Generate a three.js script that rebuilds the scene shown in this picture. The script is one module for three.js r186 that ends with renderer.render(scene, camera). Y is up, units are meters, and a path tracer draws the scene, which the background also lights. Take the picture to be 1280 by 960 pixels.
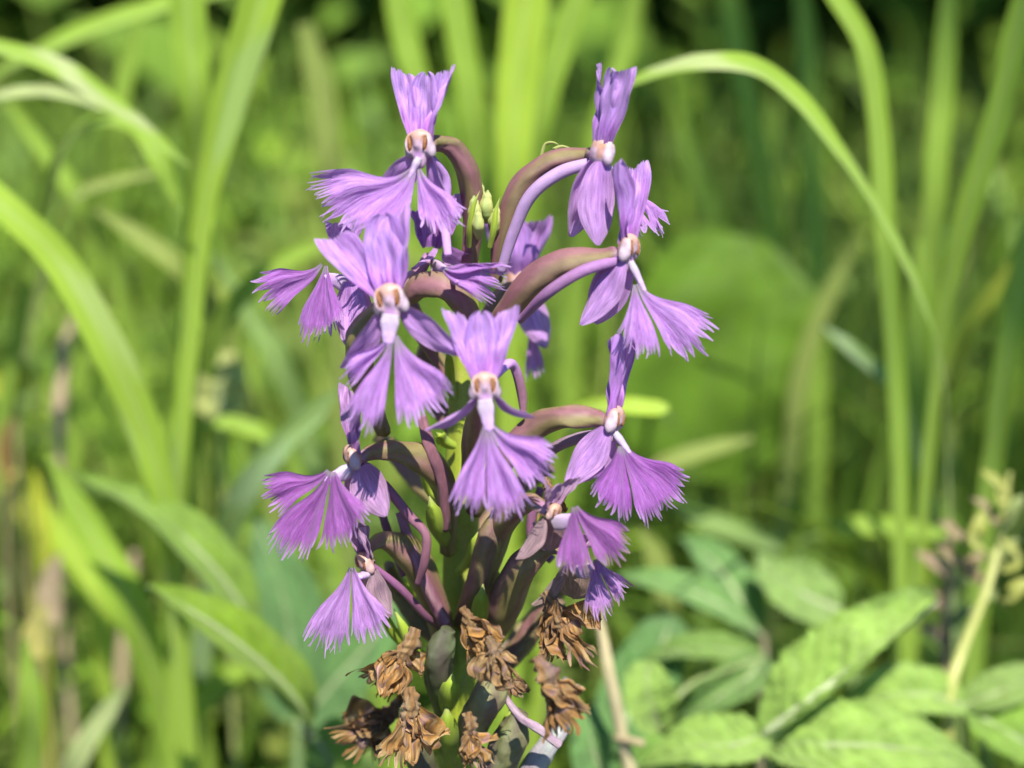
import * as THREE from 'three';
import { mergeGeometries, mergeVertices } from 'three/addons/utils/BufferGeometryUtils.js';
import { ImprovedNoise } from 'three/addons/math/ImprovedNoise.js';
import { MarchingCubes } from 'three/addons/objects/MarchingCubes.js';
import { Sky } from 'three/addons/objects/Sky.js';

// ---------------------------------------------------------------- camera, sky, sun, exposure
const scene = new THREE.Scene();
const FOV = 30, PITCH = 13 * Math.PI / 180, DIST = 0.2687, EYE_AIM = 0.62;
const camera = new THREE.PerspectiveCamera(FOV, 4 / 3, 0.01, 200);
camera.position.set(0, EYE_AIM + DIST * Math.sin(PITCH), DIST * Math.cos(PITCH));
camera.rotation.set(-PITCH, 0, 0);
camera.updateMatrixWorld(true);
camera.focus = 0.256;
camera.userData.fStop = 7.6;
const SUN = new THREE.Vector3(0.12, 0.79, 0.58).normalize();
const sky = new Sky();
sky.name = 'sky';
sky.scale.setScalar(150);
sky.material.uniforms.sunPosition.value.copy(SUN);
sky.material.uniforms.turbidity.value = 7;
sky.material.uniforms.rayleigh.value = 0.55;
sky.material.uniforms.mieCoefficient.value = 0.004;
sky.userData = { kind: 'structure', label: 'clear blue daytime sky above the meadow' };
scene.add(sky);
scene.environmentIntensity = 0.115;
const sun = new THREE.DirectionalLight(new THREE.Color(1, 0.94, 0.83), 5);
sun.position.copy(SUN).multiplyScalar(6).add(new THREE.Vector3(0, 0.5, -0.6));
sun.target.position.set(0, 0.5, -0.6);
sun.castShadow = true;
sun.shadow.mapSize.set(4096, 4096);
Object.assign(sun.shadow.camera, { left: -3, right: 3, top: 3, bottom: -3, near: 1, far: 14 });
scene.add(sun, sun.target);
const renderer = new THREE.WebGLRenderer({ antialias: true });
renderer.setSize(1024, 768);
renderer.toneMapping = THREE.LinearToneMapping;
renderer.toneMappingExposure = 2.1;
renderer.shadowMap.enabled = true;

// ---------------------------------------------------------------- helpers
const V = (x, y, z) => new THREE.Vector3(x, y, z);
const rad = (d) => d * Math.PI / 180;
const clamp = THREE.MathUtils.clamp, lerp = THREE.MathUtils.lerp, sst = THREE.MathUtils.smoothstep;
function rng(seed) { let s = seed | 0; return () => { s = (s + 0x6d2b79f5) | 0; let t = Math.imul(s ^ (s >>> 15), 1 | s); t = (t + Math.imul(t ^ (t >>> 7), 61 | t)) ^ t; return ((t ^ (t >>> 14)) >>> 0) / 4294967296; }; }
const PN = new ImprovedNoise();
const noise = (x, y = 0, z = 0) => PN.noise(x + 11.3, y + 5.7, z + 2.1);
const U = 0.144 / 960;                                  // metres per photograph pixel in the plane of the flower spike
const EYE = camera.position.clone();
const FWD = V(0, -Math.sin(PITCH), -Math.cos(PITCH)), UPV = V(0, Math.cos(PITCH), -Math.sin(PITCH));
const TH = Math.tan(rad(FOV / 2));
// the point of the upright plane at z that stands at photograph position (px, py)
function W(px, py, z = 0) {
  const d = FWD.clone().addScaledVector(V(1, 0, 0), (px / 640 - 1) * TH * 4 / 3).addScaledVector(UPV, (1 - py / 480) * TH);
  return EYE.clone().addScaledVector(d, (z - EYE.z) / d.z);
}
// metres per photograph pixel at z
const UZ = (z) => U * (EYE.z - z) / EYE.z;
const numbers = new Map(), origin = new WeakMap();
function numbered(n) { const k = numbers.get(n) ?? 0; numbers.set(n, k + 1); return k ? `${n}_${String(k).padStart(3, '0')}` : n; }
function thing(name, label, category, pos, group, kind) {
  const o = new THREE.Group();
  o.name = numbered(name); o.position.copy(pos); scene.add(o); origin.set(o, pos.clone());
  o.userData = { label, category };
  if (group) o.userData.group = group;
  if (kind) o.userData.kind = kind;
  return o;
}
function partGroup(name, parent, pos, label) {
  const o = new THREE.Group();
  o.name = numbered(name); o.position.copy(pos).sub(origin.get(parent)); parent.add(o); origin.set(o, pos.clone());
  if (label) o.userData.label = label;
  return o;
}
// geo is in world metres; the mesh hangs under parent
function part(name, geo, m, parent, label) {
  const at = origin.get(parent) ?? V(0, 0, 0);
  geo.translate(-at.x, -at.y, -at.z);
  const o = new THREE.Mesh(geo, m);
  o.name = numbered(name); o.castShadow = o.receiveShadow = true;
  parent.add(o); origin.set(o, at.clone());
  if (label) o.userData.label = label;
  return o;
}
function solo(name, geo, m, label, category, pos, group, kind) {
  geo.translate(-pos.x, -pos.y, -pos.z);
  const o = new THREE.Mesh(geo, m);
  o.name = numbered(name); o.position.copy(pos); o.castShadow = o.receiveShadow = true; scene.add(o); origin.set(o, pos.clone());
  o.userData = { label, category };
  if (group) o.userData.group = group;
  if (kind) o.userData.kind = kind;
  return o;
}
// a grid sheet: fn(u, v) -> Vector3, col(u, v) -> [r, g, b] linear
function sheet(nu, nv, fn, col, uvs = [1, 1]) {
  const p = [], c = [], t = [], ix = [];
  for (let j = 0; j <= nv; j++) for (let i = 0; i <= nu; i++) {
    const u = i / nu, v = j / nv, q = fn(u, v);
    p.push(q.x, q.y, q.z); c.push(...col(u, v)); t.push(u * uvs[0], v * uvs[1]);
  }
  for (let j = 0; j < nv; j++) for (let i = 0; i < nu; i++) {
    const a = j * (nu + 1) + i, b = a + 1, d = a + nu + 1, e = d + 1;
    ix.push(a, b, e, a, e, d);
  }
  const g = new THREE.BufferGeometry();
  g.setAttribute('position', new THREE.Float32BufferAttribute(p, 3));
  g.setAttribute('color', new THREE.Float32BufferAttribute(c, 3));
  g.setAttribute('uv', new THREE.Float32BufferAttribute(t, 2));
  g.setIndex(ix); g.computeVertexNormals();
  return g;
}
// a tube along world points [[Vector3, radius], ...]; ribs give the cross-section ridges
function tube(pts, { nr = 14, ns = 40, ribs = 0, ribAmp = 0, twist = 0, col, rough = 0, seed = 1, flat = 1, shape = null } = {}) {
  const curve = new THREE.CatmullRomCurve3(pts.map((q) => q[0]), false, 'centripetal');
  const fr = curve.computeFrenetFrames(ns, false), rs = pts.map((q) => q[1]), n = rs.length - 1;
  const radius = (t) => { const k = clamp(t * n, 0, n - 1e-6), i = Math.floor(k), f = k - i; return lerp(rs[i], rs[i + 1], f * f * (3 - 2 * f)); };
  const p = [], c = [], uv = [], ix = [];
  for (let j = 0; j <= ns; j++) {
    const t = j / ns, o = curve.getPoint(t), N = fr.normals[j], B = fr.binormals[j], R = radius(t) * (shape ? shape(t) : 1);
    for (let i = 0; i <= nr; i++) {
      const a = (i / nr) * 2 * Math.PI;
      let r = R * (1 + ribAmp * Math.cos(ribs * (a + twist * t)));
      if (rough) r *= 1 + rough * noise(Math.cos(a) * 1.5 + seed, Math.sin(a) * 1.5, t * 9);
      p.push(...o.clone().addScaledVector(N, Math.cos(a) * r).addScaledVector(B, Math.sin(a) * r * flat).toArray());
      c.push(...col(t, a)); uv.push(i / nr * 3, t * 10);
    }
  }
  for (let j = 0; j < ns; j++) for (let i = 0; i < nr; i++) {
    const a = j * (nr + 1) + i, b = a + 1, d = a + nr + 1, e = d + 1;
    ix.push(a, b, e, a, e, d);
  }
  for (const [j, s] of [[0, 1], [ns, -1]]) {
    const k = p.length / 3, o = curve.getPoint(j / ns); p.push(...o.toArray()); c.push(...col(j / ns, 0)); uv.push(0, 0);
    for (let i = 0; i < nr; i++) { const a = j * (nr + 1) + i; ix.push(...(s > 0 ? [k, a + 1, a] : [k, a, a + 1])); }
  }
  const g = new THREE.BufferGeometry();
  g.setAttribute('position', new THREE.Float32BufferAttribute(p, 3));
  g.setAttribute('color', new THREE.Float32BufferAttribute(c, 3));
  g.setAttribute('uv', new THREE.Float32BufferAttribute(uv, 2));
  g.setIndex(ix); g.computeVertexNormals();
  return g;
}
const mix = (a, b, t) => [lerp(a[0], b[0], t), lerp(a[1], b[1], t), lerp(a[2], b[2], t)];
const mul = (a, k) => [a[0] * k, a[1] * k, a[2] * k];

// ---------------------------------------------------------------- materials
function noiseTexture(n, f, seed) {
  const d = new Uint8Array(n * n * 4), r = rng(seed);
  for (let y = 0; y < n; y++) for (let x = 0; x < n; x++) { const v = f(x / n, y / n, r); d.set([v, v, v, 255], (y * n + x) * 4); }
  const t = new THREE.DataTexture(d, n, n); t.wrapS = t.wrapT = THREE.RepeatWrapping; t.magFilter = THREE.LinearFilter; t.needsUpdate = true;
  return t;
}
const cells = noiseTexture(256, (x, y, r) => 128 + 90 * (r() - 0.5) + 60 * noise(x * 40, y * 40), 5);
const fibres = noiseTexture(256, (x, y, r) => clamp(128 + 75 * Math.sin(x * Math.PI * 2 * 14) + 40 * (r() - 0.5) + 40 * noise(x * 30, y * 3), 0, 255), 6);
const speck = noiseTexture(256, (x, y, r) => 212 + 38 * noise(x * 42, y * 42) * 1.6 + 20 * (r() - 0.5) + 14 * noise(x * 9, y * 9), 8);
// petal flesh: fine pale and dark streaks along the petal over a sparkle of cells
const streak = noiseTexture(512, (x, y, r) => clamp(206 + 58 * noise(x * 46, y * 3.2) + 52 * noise(x * 92, y * 7 + 4) + 36 * noise(x * 60, y * 60) + 30 * (r() - 0.5), 0, 255), 9);
const P = (o) => new THREE.MeshPhysicalMaterial({ vertexColors: true, side: THREE.DoubleSide, ...o });
const petalMat = P({ roughness: 1, transmission: 0.45, thickness: 0, clearcoat: 0.14, clearcoatRoughness: 0.4, map: streak, bumpMap: streak, bumpScale: 0.00018, specularIntensity: 0.4 });
const witherMat = P({ roughness: 1, transmission: 0.42, thickness: 0, clearcoat: 0.15, clearcoatRoughness: 0.5, map: streak, bumpMap: streak, bumpScale: 0.0002, specularIntensity: 0.4 });
const ovaryMat = P({ roughness: 0.48, clearcoat: 0.06, clearcoatRoughness: 0.35, map: speck, bumpMap: cells, bumpScale: 0.00012 });
const stemMat = P({ roughness: 0.5, clearcoat: 0.1, clearcoatRoughness: 0.4, map: speck, bumpMap: fibres, bumpScale: 0.00005 });
const columnMat = P({ roughness: 0.55, clearcoat: 0.1, clearcoatRoughness: 0.35, bumpMap: cells, bumpScale: 0.00006 });
const bractMat = P({ roughness: 1, transmission: 0.3, thickness: 0, clearcoat: 0.15, clearcoatRoughness: 0.4, bumpMap: fibres, bumpScale: 0.00004, specularIntensity: 0.4 });
const grassMat = P({ roughness: 1, transmission: 0.42, thickness: 0, clearcoat: 0.12, clearcoatRoughness: 0.45, bumpMap: fibres, bumpScale: 0.00012, specularIntensity: 0.25 });
const leafMat = P({ roughness: 1, transmission: 0.34, thickness: 0, map: speck, clearcoat: 0.1, clearcoatRoughness: 0.5, bumpMap: cells, bumpScale: 0.0002, specularIntensity: 0.4 });
const dryMat = P({ roughness: 0.9, bumpMap: fibres, bumpScale: 0.0001 });
const fillMat = P({ roughness: 1, transmission: 0.38, thickness: 0, clearcoat: 0, specularIntensity: 0.12 });
fillMat.vertexColors = false;
const soilMat = new THREE.MeshStandardMaterial({ vertexColors: true, roughness: 1 });

// ---------------------------------------------------------------- ground
{
  const g = sheet(80, 80, (u, v) => { const x = (u - 0.5) * 60, z = (v - 0.5) * 60; return V(x, 0.02 * noise(x * 2, z * 2) + 0.05 * noise(x * 0.3, z * 0.3) - 0.02, -z); },
    (u, v) => { const k = noise(u * 190, v * 190); return mix([0.035, 0.04, 0.015], [0.06, 0.05, 0.025], 0.5 + 0.5 * k); });
  const o = new THREE.Mesh(g, soilMat); o.name = 'ground'; o.receiveShadow = true;
  o.userData = { kind: 'structure', label: 'dark soil and litter under the meadow plants' };
  scene.add(o);
}

// ---------------------------------------------------------------- meadow behind the orchid
const GR = { lime: [0.35, 0.50, 0.045], bright: [0.25, 0.39, 0.04], mid: [0.14, 0.245, 0.028], dark: [0.07, 0.13, 0.014], pale: [0.40, 0.47, 0.19], blue: [0.19, 0.30, 0.08], yellow: [0.42, 0.46, 0.04], olive: [0.23, 0.29, 0.06], tan: [0.42, 0.33, 0.19] };
// a grass blade along photograph points [px, py, z, width in px]; it is rooted in the ground below its last point
function bladeGeo(pts, col, { face = [0.25, 0.55, 1], fold = 0.25, seed = 1, root = true, twist = 0, edge = null } = {}) {
  const q = pts.map(([x, y, z, w]) => [W(x, y, z), w * UZ(z)]);
  if (root) {
    const [e, w] = q[q.length - 1], d = e.clone().sub(q[q.length - 2][0]).normalize();
    const mid = V(e.x + d.x * e.y * 0.3, e.y * 0.45, e.z + d.z * 0.05 - 0.01);
    q.push([mid, w * 0.85], [V(mid.x + d.x * 0.02, -0.01, mid.z), w * 0.6]);
  }
  const curve = new THREE.CatmullRomCurve3(q.map((a) => a[0]), false, 'centripetal'), n = q.length - 1, NS = 20 + n * 8;
  const width = (t) => { const k = clamp(t * n, 0, n - 1e-6), i = Math.floor(k), f = k - i; return lerp(q[i][1], q[i + 1][1], f * f * (3 - 2 * f)); };
  const F = V(...face).normalize();
  return sheet(8, NS, (u, v) => {
    const o = curve.getPoint(v), T = curve.getTangent(v), f = F.clone().applyAxisAngle(T, twist * v);
    const S = V().crossVectors(T, f).normalize(), N = V().crossVectors(S, T).normalize(), s = u * 2 - 1, w = width(v) / 2;
    const wav = 1 + 0.08 * noise(v * 9, seed * 3.1);
    return o.addScaledVector(S, s * w * wav).addScaledVector(N, (Math.abs(s) * fold + 0.12 * noise(v * 7, seed, s)) * w);
  }, (u, v) => {
    const s = Math.abs(u * 2 - 1), k = 1 + 0.14 * noise(u * 9, v * 3, seed) + 0.1 * noise(v * 14, seed * 2, u * 2);
    let c = mul(col, k);
    c = mix(c, [0.42, 0.5, 0.2], 0.35 * Math.max(0, 1 - s * 7));
    if (edge) c = mix(c, edge, sst(noise(v * 6, seed * 1.7, u), 0.05, 0.35) * 0.6);
    return c;
  }, [1, NS / 6]);
}
const base0 = (pts) => { const [x, y, z] = pts[pts.length - 1], p = W(x, y, z); return V(p.x, 0, p.z); };
function blade(label, pts, col, o = {}) {
  return solo('grass_blade', bladeGeo(pts, col, o), grassMat, label, 'grass blade', base0(pts), 'grass blades around the orchid');
}
// left side
blade('bright arching grass blade at the left edge, running down to the frame middle', [[-70, 190, -0.13, 22], [0, 254, -0.12, 36], [70, 322, -0.12, 40], [130, 425, -0.12, 44], [178, 530, -0.125, 42], [208, 640, -0.13, 32], [222, 760, -0.14, 24]], mix(GR.lime, GR.bright, 0.6), { seed: 2, edge: [0.4, 0.5, 0.18] });
blade('yellow-green upright grass stalk widening to the top edge, tallest on the left', [[345, -60, -0.15, 44], [318, 30, -0.15, 48], [284, 140, -0.15, 40], [256, 260, -0.15, 26], [240, 400, -0.15, 23], [226, 560, -0.15, 21], [218, 760, -0.16, 18]], mix(GR.lime, GR.bright, 0.6), { seed: 3, fold: 0.45, edge: [0.3, 0.42, 0.14] });
blade('broad light green grass blade hanging at the top edge just left of the yellow-green stalk', [[232, -60, -0.17, 38], [236, 40, -0.17, 42], [243, 120, -0.17, 38], [246, 220, -0.18, 26], [232, 420, -0.2, 18]], GR.bright, { seed: 4 });
blade('long light grass blade arching in from the upper left edge to the upright stalk', [[236, 208, -0.13, 6], [190, 172, -0.13, 22], [140, 132, -0.13, 30], [80, 90, -0.13, 32], [0, 62, -0.14, 28], [-90, 60, -0.16, 28], [-190, 300, -0.18, 26]], GR.bright, { seed: 5, edge: [0.5, 0.52, 0.3], face: [0.3, 1, 0.8] });
blade('whitish pale grass blade lying across the left edge under the long arching one', [[138, 140, -0.17, 6], [96, 124, -0.17, 18], [50, 116, -0.17, 26], [0, 122, -0.17, 28], [-60, 150, -0.18, 26], [-120, 400, -0.2, 22]], GR.pale, { seed: 6, face: [0.3, 1, 0.5] });
blade('grass blade slanting up to the top edge in the upper left corner', [[310, -14, -0.26, 10], [220, 4, -0.26, 26], [130, 30, -0.26, 30], [60, 62, -0.26, 30], [-10, 100, -0.27, 28], [-90, 200, -0.28, 24]], GR.bright, { seed: 7, face: [0.2, 1, 0.8] });
blade('short bright blade tip curving down under the long arching blade', [[222, 268, -0.16, 5], [214, 236, -0.16, 16], [196, 196, -0.16, 24], [168, 158, -0.165, 20], [100, 160, -0.18, 18], [40, 330, -0.22, 18]], GR.bright, { seed: 8 });
blade('thin grass blade slanting down right below the two crossing upper left blades', [[10, 130, -0.26, 10], [60, 196, -0.26, 20], [100, 250, -0.26, 24], [140, 330, -0.28, 22]], GR.bright, { seed: 9 });
blade('narrow blade standing behind the crossing blades in the upper left', [[178, 10, -0.32, 8], [160, 80, -0.32, 20], [146, 150, -0.32, 22], [120, 300, -0.34, 20]], GR.bright, { seed: 10 });
blade('pale blurred dry blade lying level left of the upright stalk', [[210, 216, -0.22, 8], [150, 226, -0.22, 20], [100, 244, -0.22, 24], [60, 330, -0.24, 20]], GR.olive, { seed: 11, face: [0, 1, 0.6] });
blade('soft green blade rising diagonally to the leftmost purple lip', [[420, 300, -0.2, 8], [370, 320, -0.2, 22], [310, 362, -0.2, 26], [270, 420, -0.21, 26], [240, 560, -0.23, 22]], GR.bright, { seed: 12 });
blade('bluish green blade sloping down right behind the leftmost purple lip', [[270, 320, -0.26, 10], [310, 390, -0.26, 24], [350, 460, -0.26, 28], [380, 540, -0.27, 26]], GR.blue, { seed: 13 });
blade('pale olive blade crossing behind the upright stalk at a third of the height', [[120, 262, -0.22, 8], [180, 300, -0.22, 24], [230, 340, -0.22, 26], [280, 420, -0.24, 24]], GR.olive, { seed: 14 });
blade('light bluish blade rising right toward the left purple flower cluster', [[430, 480, -0.15, 6], [390, 520, -0.15, 26], [330, 580, -0.15, 34], [285, 660, -0.16, 34], [260, 760, -0.18, 28]], GR.blue, { seed: 15, edge: [0.3, 0.42, 0.22] });
blade('short yellow-green blade pointing left above the light bluish one', [[248, 530, -0.19, 4], [290, 530, -0.19, 24], [330, 545, -0.19, 24], [370, 590, -0.2, 20]], GR.bright, { seed: 16, face: [0, 1, 0.8] });
blade('broad green blade falling from the left edge to the bottom below the lance leaves', [[60, 570, -0.16, 10], [110, 660, -0.16, 40], [160, 750, -0.16, 50], [195, 850, -0.17, 40], [215, 960, -0.18, 30]], GR.bright, { seed: 17 });
blade('yellow blade leaning at the left edge above the dry litter', [[-20, 530, -0.26, 10], [20, 590, -0.26, 46], [46, 660, -0.26, 40], [50, 790, -0.27, 24]], GR.yellow, { seed: 18 });
blade('second yellow blade lower at the left edge', [[60, 630, -0.24, 10], [92, 690, -0.24, 44], [124, 760, -0.24, 36], [132, 880, -0.25, 20]], GR.lime, { seed: 19 });
blade('pale narrow blade leaning right in the bottom left corner', [[160, 855, -0.14, 6], [130, 895, -0.14, 26], [95, 950, -0.14, 30], [70, 1020, -0.15, 26]], GR.pale, { seed: 20 });
blade('green blade leaning right in the bottom left, right of the pale one', [[330, 820, -0.18, 6], [280, 850, -0.18, 30], [225, 900, -0.18, 40], [190, 980, -0.19, 34]], GR.bright, { seed: 21 });
blade('green upright blade at the bottom left corner edge', [[30, 800, -0.12, 10], [40, 880, -0.12, 34], [36, 980, -0.13, 34]], GR.bright, { seed: 22 });
// top centre
blade('bright wide blade standing behind the gap between the two top flowers', [[668, -70, -0.22, 40], [655, 20, -0.22, 52], [645, 110, -0.22, 50], [640, 220, -0.22, 40], [636, 420, -0.24, 30]], GR.lime, { seed: 23 });
blade('soft green blade just right of the top left flower', [[560, -60, -0.26, 30], [572, 30, -0.26, 34], [590, 140, -0.26, 34], [604, 260, -0.27, 30]], GR.bright, { seed: 24 });
blade('bright blade leaning left at the top centre above the top left flower', [[486, -60, -0.28, 24], [502, 30, -0.28, 34], [530, 140, -0.28, 30], [560, 300, -0.3, 26]], GR.bright, { seed: 25 });
blade('olive blade leaning right at the top edge beside the bright wide one', [[742, -60, -0.24, 24], [706, 40, -0.24, 32], [676, 140, -0.24, 32], [656, 280, -0.25, 26]], GR.bright, { seed: 26 });
blade('mid green blade behind the top right flower, slanting to the top edge', [[800, -40, -0.34, 20], [780, 60, -0.34, 26], [740, 200, -0.34, 28], [720, 360, -0.36, 24]], GR.bright, { seed: 27 });
blade('pale blurred blade to the left of the top left flower', [[380, 30, -0.36, 20], [400, 110, -0.36, 34], [410, 200, -0.36, 30], [420, 360, -0.38, 26]], GR.olive, { seed: 28 });
// right side
blade('long light blade arching over to the right from the top right flower', [[770, 112, -0.1, 8], [820, 92, -0.1, 20], [880, 80, -0.1, 30], [940, 86, -0.1, 40], [990, 120, -0.1, 42], [1050, 196, -0.1, 37], [1110, 290, -0.105, 29], [1150, 375, -0.11, 22], [1176, 460, -0.12, 12], [1186, 640, -0.14, 9]], GR.bright, { seed: 31, face: [0.5, 1, 0.7], edge: [0.48, 0.52, 0.26] });
blade('upright green blade bending left at its top, right of the arching one', [[1010, -50, -0.16, 20], [1050, 6, -0.16, 30], [1080, 60, -0.16, 30], [1096, 150, -0.16, 28], [1106, 300, -0.16, 28], [1118, 460, -0.165, 28], [1124, 620, -0.17, 24]], GR.bright, { seed: 32 });
blade('bright blade leaning in from the upper right corner', [[1300, -60, -0.15, 30], [1272, 30, -0.15, 36], [1246, 140, -0.15, 34], [1212, 250, -0.15, 32], [1184, 370, -0.155, 22], [1160, 560, -0.17, 16]], mix(GR.bright, GR.lime, 0.3), { seed: 33 });
blade('green upright blade at the right edge in the middle of the frame', [[1300, 220, -0.18, 20], [1276, 340, -0.18, 36], [1254, 470, -0.18, 38], [1236, 600, -0.19, 32]], GR.bright, { seed: 34 });
blade('wide upright blade standing under the end of the arching one on the right', [[1150, 300, -0.24, 16], [1146, 420, -0.24, 40], [1140, 560, -0.24, 46], [1138, 700, -0.25, 38]], GR.bright, { seed: 35 });
blade('broad upright blade above the right half of the round leaf', [[1000, -20, -0.48, 18], [1010, 100, -0.48, 30], [1016, 220, -0.48, 30], [1020, 400, -0.48, 26]], GR.bright, { seed: 36 });
blade('narrow mid green blade leaning right above the round leaf', [[846, 130, -0.52, 8], [866, 200, -0.52, 24], [892, 280, -0.52, 28], [910, 400, -0.53, 24]], GR.bright, { seed: 37 });
blade('green blade at the top edge right of the top right flower', [[905, -40, -0.5, 24], [920, 60, -0.5, 32], [945, 180, -0.5, 30], [970, 330, -0.5, 26]], GR.bright, { seed: 38 });
blade('upright blade at the top edge left of the corner blade', [[1186, -40, -0.26, 20], [1178, 100, -0.26, 30], [1166, 240, -0.26, 30], [1160, 420, -0.28, 26]], GR.bright, { seed: 39 });
blade('olive blade crossing at the right below the corner blade', [[1070, 300, -0.3, 8], [1030, 380, -0.3, 24], [1000, 470, -0.3, 26], [985, 600, -0.3, 22]], GR.olive, { seed: 40 });
blade('pale bluish blade sloping down right, right of the round leaf', [[1026, 408, -0.2, 8], [1066, 440, -0.2, 26], [1110, 478, -0.2, 26], [1140, 540, -0.21, 20]], GR.blue, { seed: 41, face: [0, 1, 0.6], edge: [0.3, 0.4, 0.24] });
blade('yellow-green blade leaning right at the right edge by the corner blade', [[1262, 330, -0.22, 6], [1236, 372, -0.22, 18], [1204, 420, -0.22, 18], [1180, 520, -0.23, 16]], GR.yellow, { seed: 42 });
blade('short rounded light blade tip emerging behind the right middle flower', [[836, 510, -0.1, 12], [820, 511, -0.1, 24], [780, 508, -0.1, 26], [720, 520, -0.11, 24], [690, 700, -0.13, 18]], GR.lime, { seed: 43, face: [0, 1, 0.9] });
blade('tan-tipped green blade lying level below the round leaf', [[940, 548, -0.2, 8], [890, 562, -0.2, 24], [830, 584, -0.2, 28], [780, 640, -0.21, 26]], GR.olive, { seed: 44, face: [0, 1, 0.8], edge: [0.42, 0.32, 0.15] });
blade('bluish grass blade slanting down right above the small triangular leaf', [[830, 620, -0.22, 10], [880, 650, -0.22, 34], [940, 672, -0.22, 32], [1010, 720, -0.24, 26]], GR.blue, { seed: 45, face: [0, 1, 0.8] });
blade('green blade lying level toward the budding weed on the right', [[1190, 670, -0.2, 10], [1130, 662, -0.2, 30], [1060, 660, -0.2, 30], [990, 690, -0.22, 26]], GR.bright, { seed: 46, face: [0, 1, 0.8] });
blade('olive upright blade under the right middle flower', [[800, 660, -0.2, 10], [820, 700, -0.2, 30], [835, 780, -0.2, 32], [840, 900, -0.21, 26]], GR.olive, { seed: 47 });

// a leaf: petiole end -> tip along photograph points; world-size half-width profile
function leafGeo(pts, halfW, col, { face = [0, 0.8, 0.7], fold = 0.2, quilt = 0.25, veins = 9, serr = 0, prof = (v) => Math.pow(Math.sin(Math.PI * Math.pow(v, 0.75)), 0.8), seed = 1, tipCurl = 0, lr = [1, 1], nu = 26, nv = 60, veinCol = [0.36, 0.45, 0.2] } = {}) {
  const q = pts.map(([x, y, z]) => W(x, y, z)), curve = new THREE.CatmullRomCurve3(q, false, 'centripetal');
  const zm = pts[Math.floor(pts.length / 2)][2], hw = halfW * UZ(zm), F = V(...face).normalize();
  return sheet(nu, nv, (u, v) => {
    const o = curve.getPoint(v), T = curve.getTangent(v), S = V().crossVectors(T, F).normalize(), N = V().crossVectors(S, T).normalize(), s = u * 2 - 1, a = Math.abs(s);
    let w = hw * Math.max(0.015, prof(v)) * (s < 0 ? lr[0] : lr[1]);
    if (serr) { const k = (v * veins * 2.4) % 1; w *= 1 - serr * (1 - k) * sst(a, 0.75, 1); }
    const ph = (v * 1.05 - a * 0.22) * veins + 0.5 * noise(v * 7, s * 2, seed * 1.9);                      // side veins run forward from the midrib
    const q1 = Math.abs(Math.sin(Math.PI * ph)) * sst(a, 0, 0.15) * (1 - 0.5 * a);
    const nrm = (a * fold + quilt * 0.3 * q1 + 0.16 * noise(v * 4, s * 1.5, seed) + quilt * 0.2 * noise(v * veins * 1.5, s * 6, seed + 4) + tipCurl * v * v * a * a) * hw * Math.min(1, prof(v) + 0.3);
    return o.addScaledVector(S, s * w).addScaledVector(N, nrm);
  }, (u, v) => {
    const s = u * 2 - 1, a = Math.abs(s), ph = (v * 1.05 - a * 0.22) * veins + 0.5 * noise(v * 7, s * 2, seed * 1.9), vein = Math.max(sst(1 - a, 0.9, 1), 0.55 * Math.pow(1 - Math.abs(Math.sin(Math.PI * ph)), 4));
    const k = 1 + 0.3 * noise(u * 5, v * 9, seed) + 0.22 * noise(u * 14, v * 24, seed * 2);
    return mix(mul(col, k), veinCol, 0.5 * vein);
  }, [halfW / 12, pts.length * 4]);
}
function leafPart(parent, pts, halfW, col, o = {}, label) {
  const l = part('leaf', leafGeo(pts, halfW, col, o), leafMat, parent, label);
  const q = pts.map(([x, y, z]) => [W(x, y, z), 1]), zm = UZ(pts[0][2]);
  q.forEach((a, i) => { a[1] = lerp(o.rib ?? 4.2, 1, i / (q.length - 1)) * zm; a[0].y -= 1.5 * zm; });
  part('midrib', tube(q, { nr: 6, ns: 20, col: () => o.ribCol ?? [0.38, 0.45, 0.22] }), stemMat, l);
  return l;
}
function stemTube(parent, name, pts, col, m = stemMat, o = {}) {
  return part(name, tube(pts.map(([x, y, z, r]) => [typeof x === 'number' ? W(x, y, z) : x, r * UZ(z)]), { nr: 10, ns: 36, col: (t, a) => mul(col, 1 + 0.2 * noise(t * 20, a)), ...o }), m, parent);
}
// a pixel path carried down to the ground
function rooted(pts) {
  const [x, y, z, r] = pts[pts.length - 1], e = W(x, y, z);
  return { list: [...pts.map(([a, b, c, d]) => [W(a, b, c), d * UZ(c)]), [V(e.x, e.y * 0.5, e.z), r * UZ(z)], [V(e.x, -0.01, e.z), r * UZ(z)]], foot: V(e.x, 0, e.z) };
}
function plant(name, label, category, stemPts, stemCol) {
  const r = rooted(stemPts), t = thing(name, label, category, r.foot, { wrinkled_leaf_plant: 'wrinkled-leaf plants at the lower right', budding_weed: 'budding weeds at the right edge' }[name]);
  part('stem', tube(r.list, { nr: 9, ns: 60, col: (k, a) => mul(stemCol, 1 + 0.2 * noise(k * 30, a)) }), stemMat, t);
  return t;
}
{ // large round leaf behind on the right
  const t = plant('broadleaf_weed', 'weed with one large round dark green leaf behind the right flowers', 'plant', [[880, 560, -0.315, 5], [880, 680, -0.325, 6]], [0.14, 0.22, 0.05]);
  leafPart(t, [[870, 600, -0.305], [880, 520, -0.305], [905, 420, -0.310], [930, 340, -0.320], [945, 296, -0.330]], 122, [0.1, 0.2, 0.005], { face: [0.15, 0.55, 1], prof: (v) => Math.pow(Math.sin(Math.PI * clamp(0.1 + 0.9 * v, 0, 1)), 0.55), quilt: 0.03, veins: 7, fold: 0.06, seed: 4, veinCol: [0.1, 0.19, 0.01], ribCol: [0.1, 0.18, 0.02], rib: 2 });
}
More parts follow.
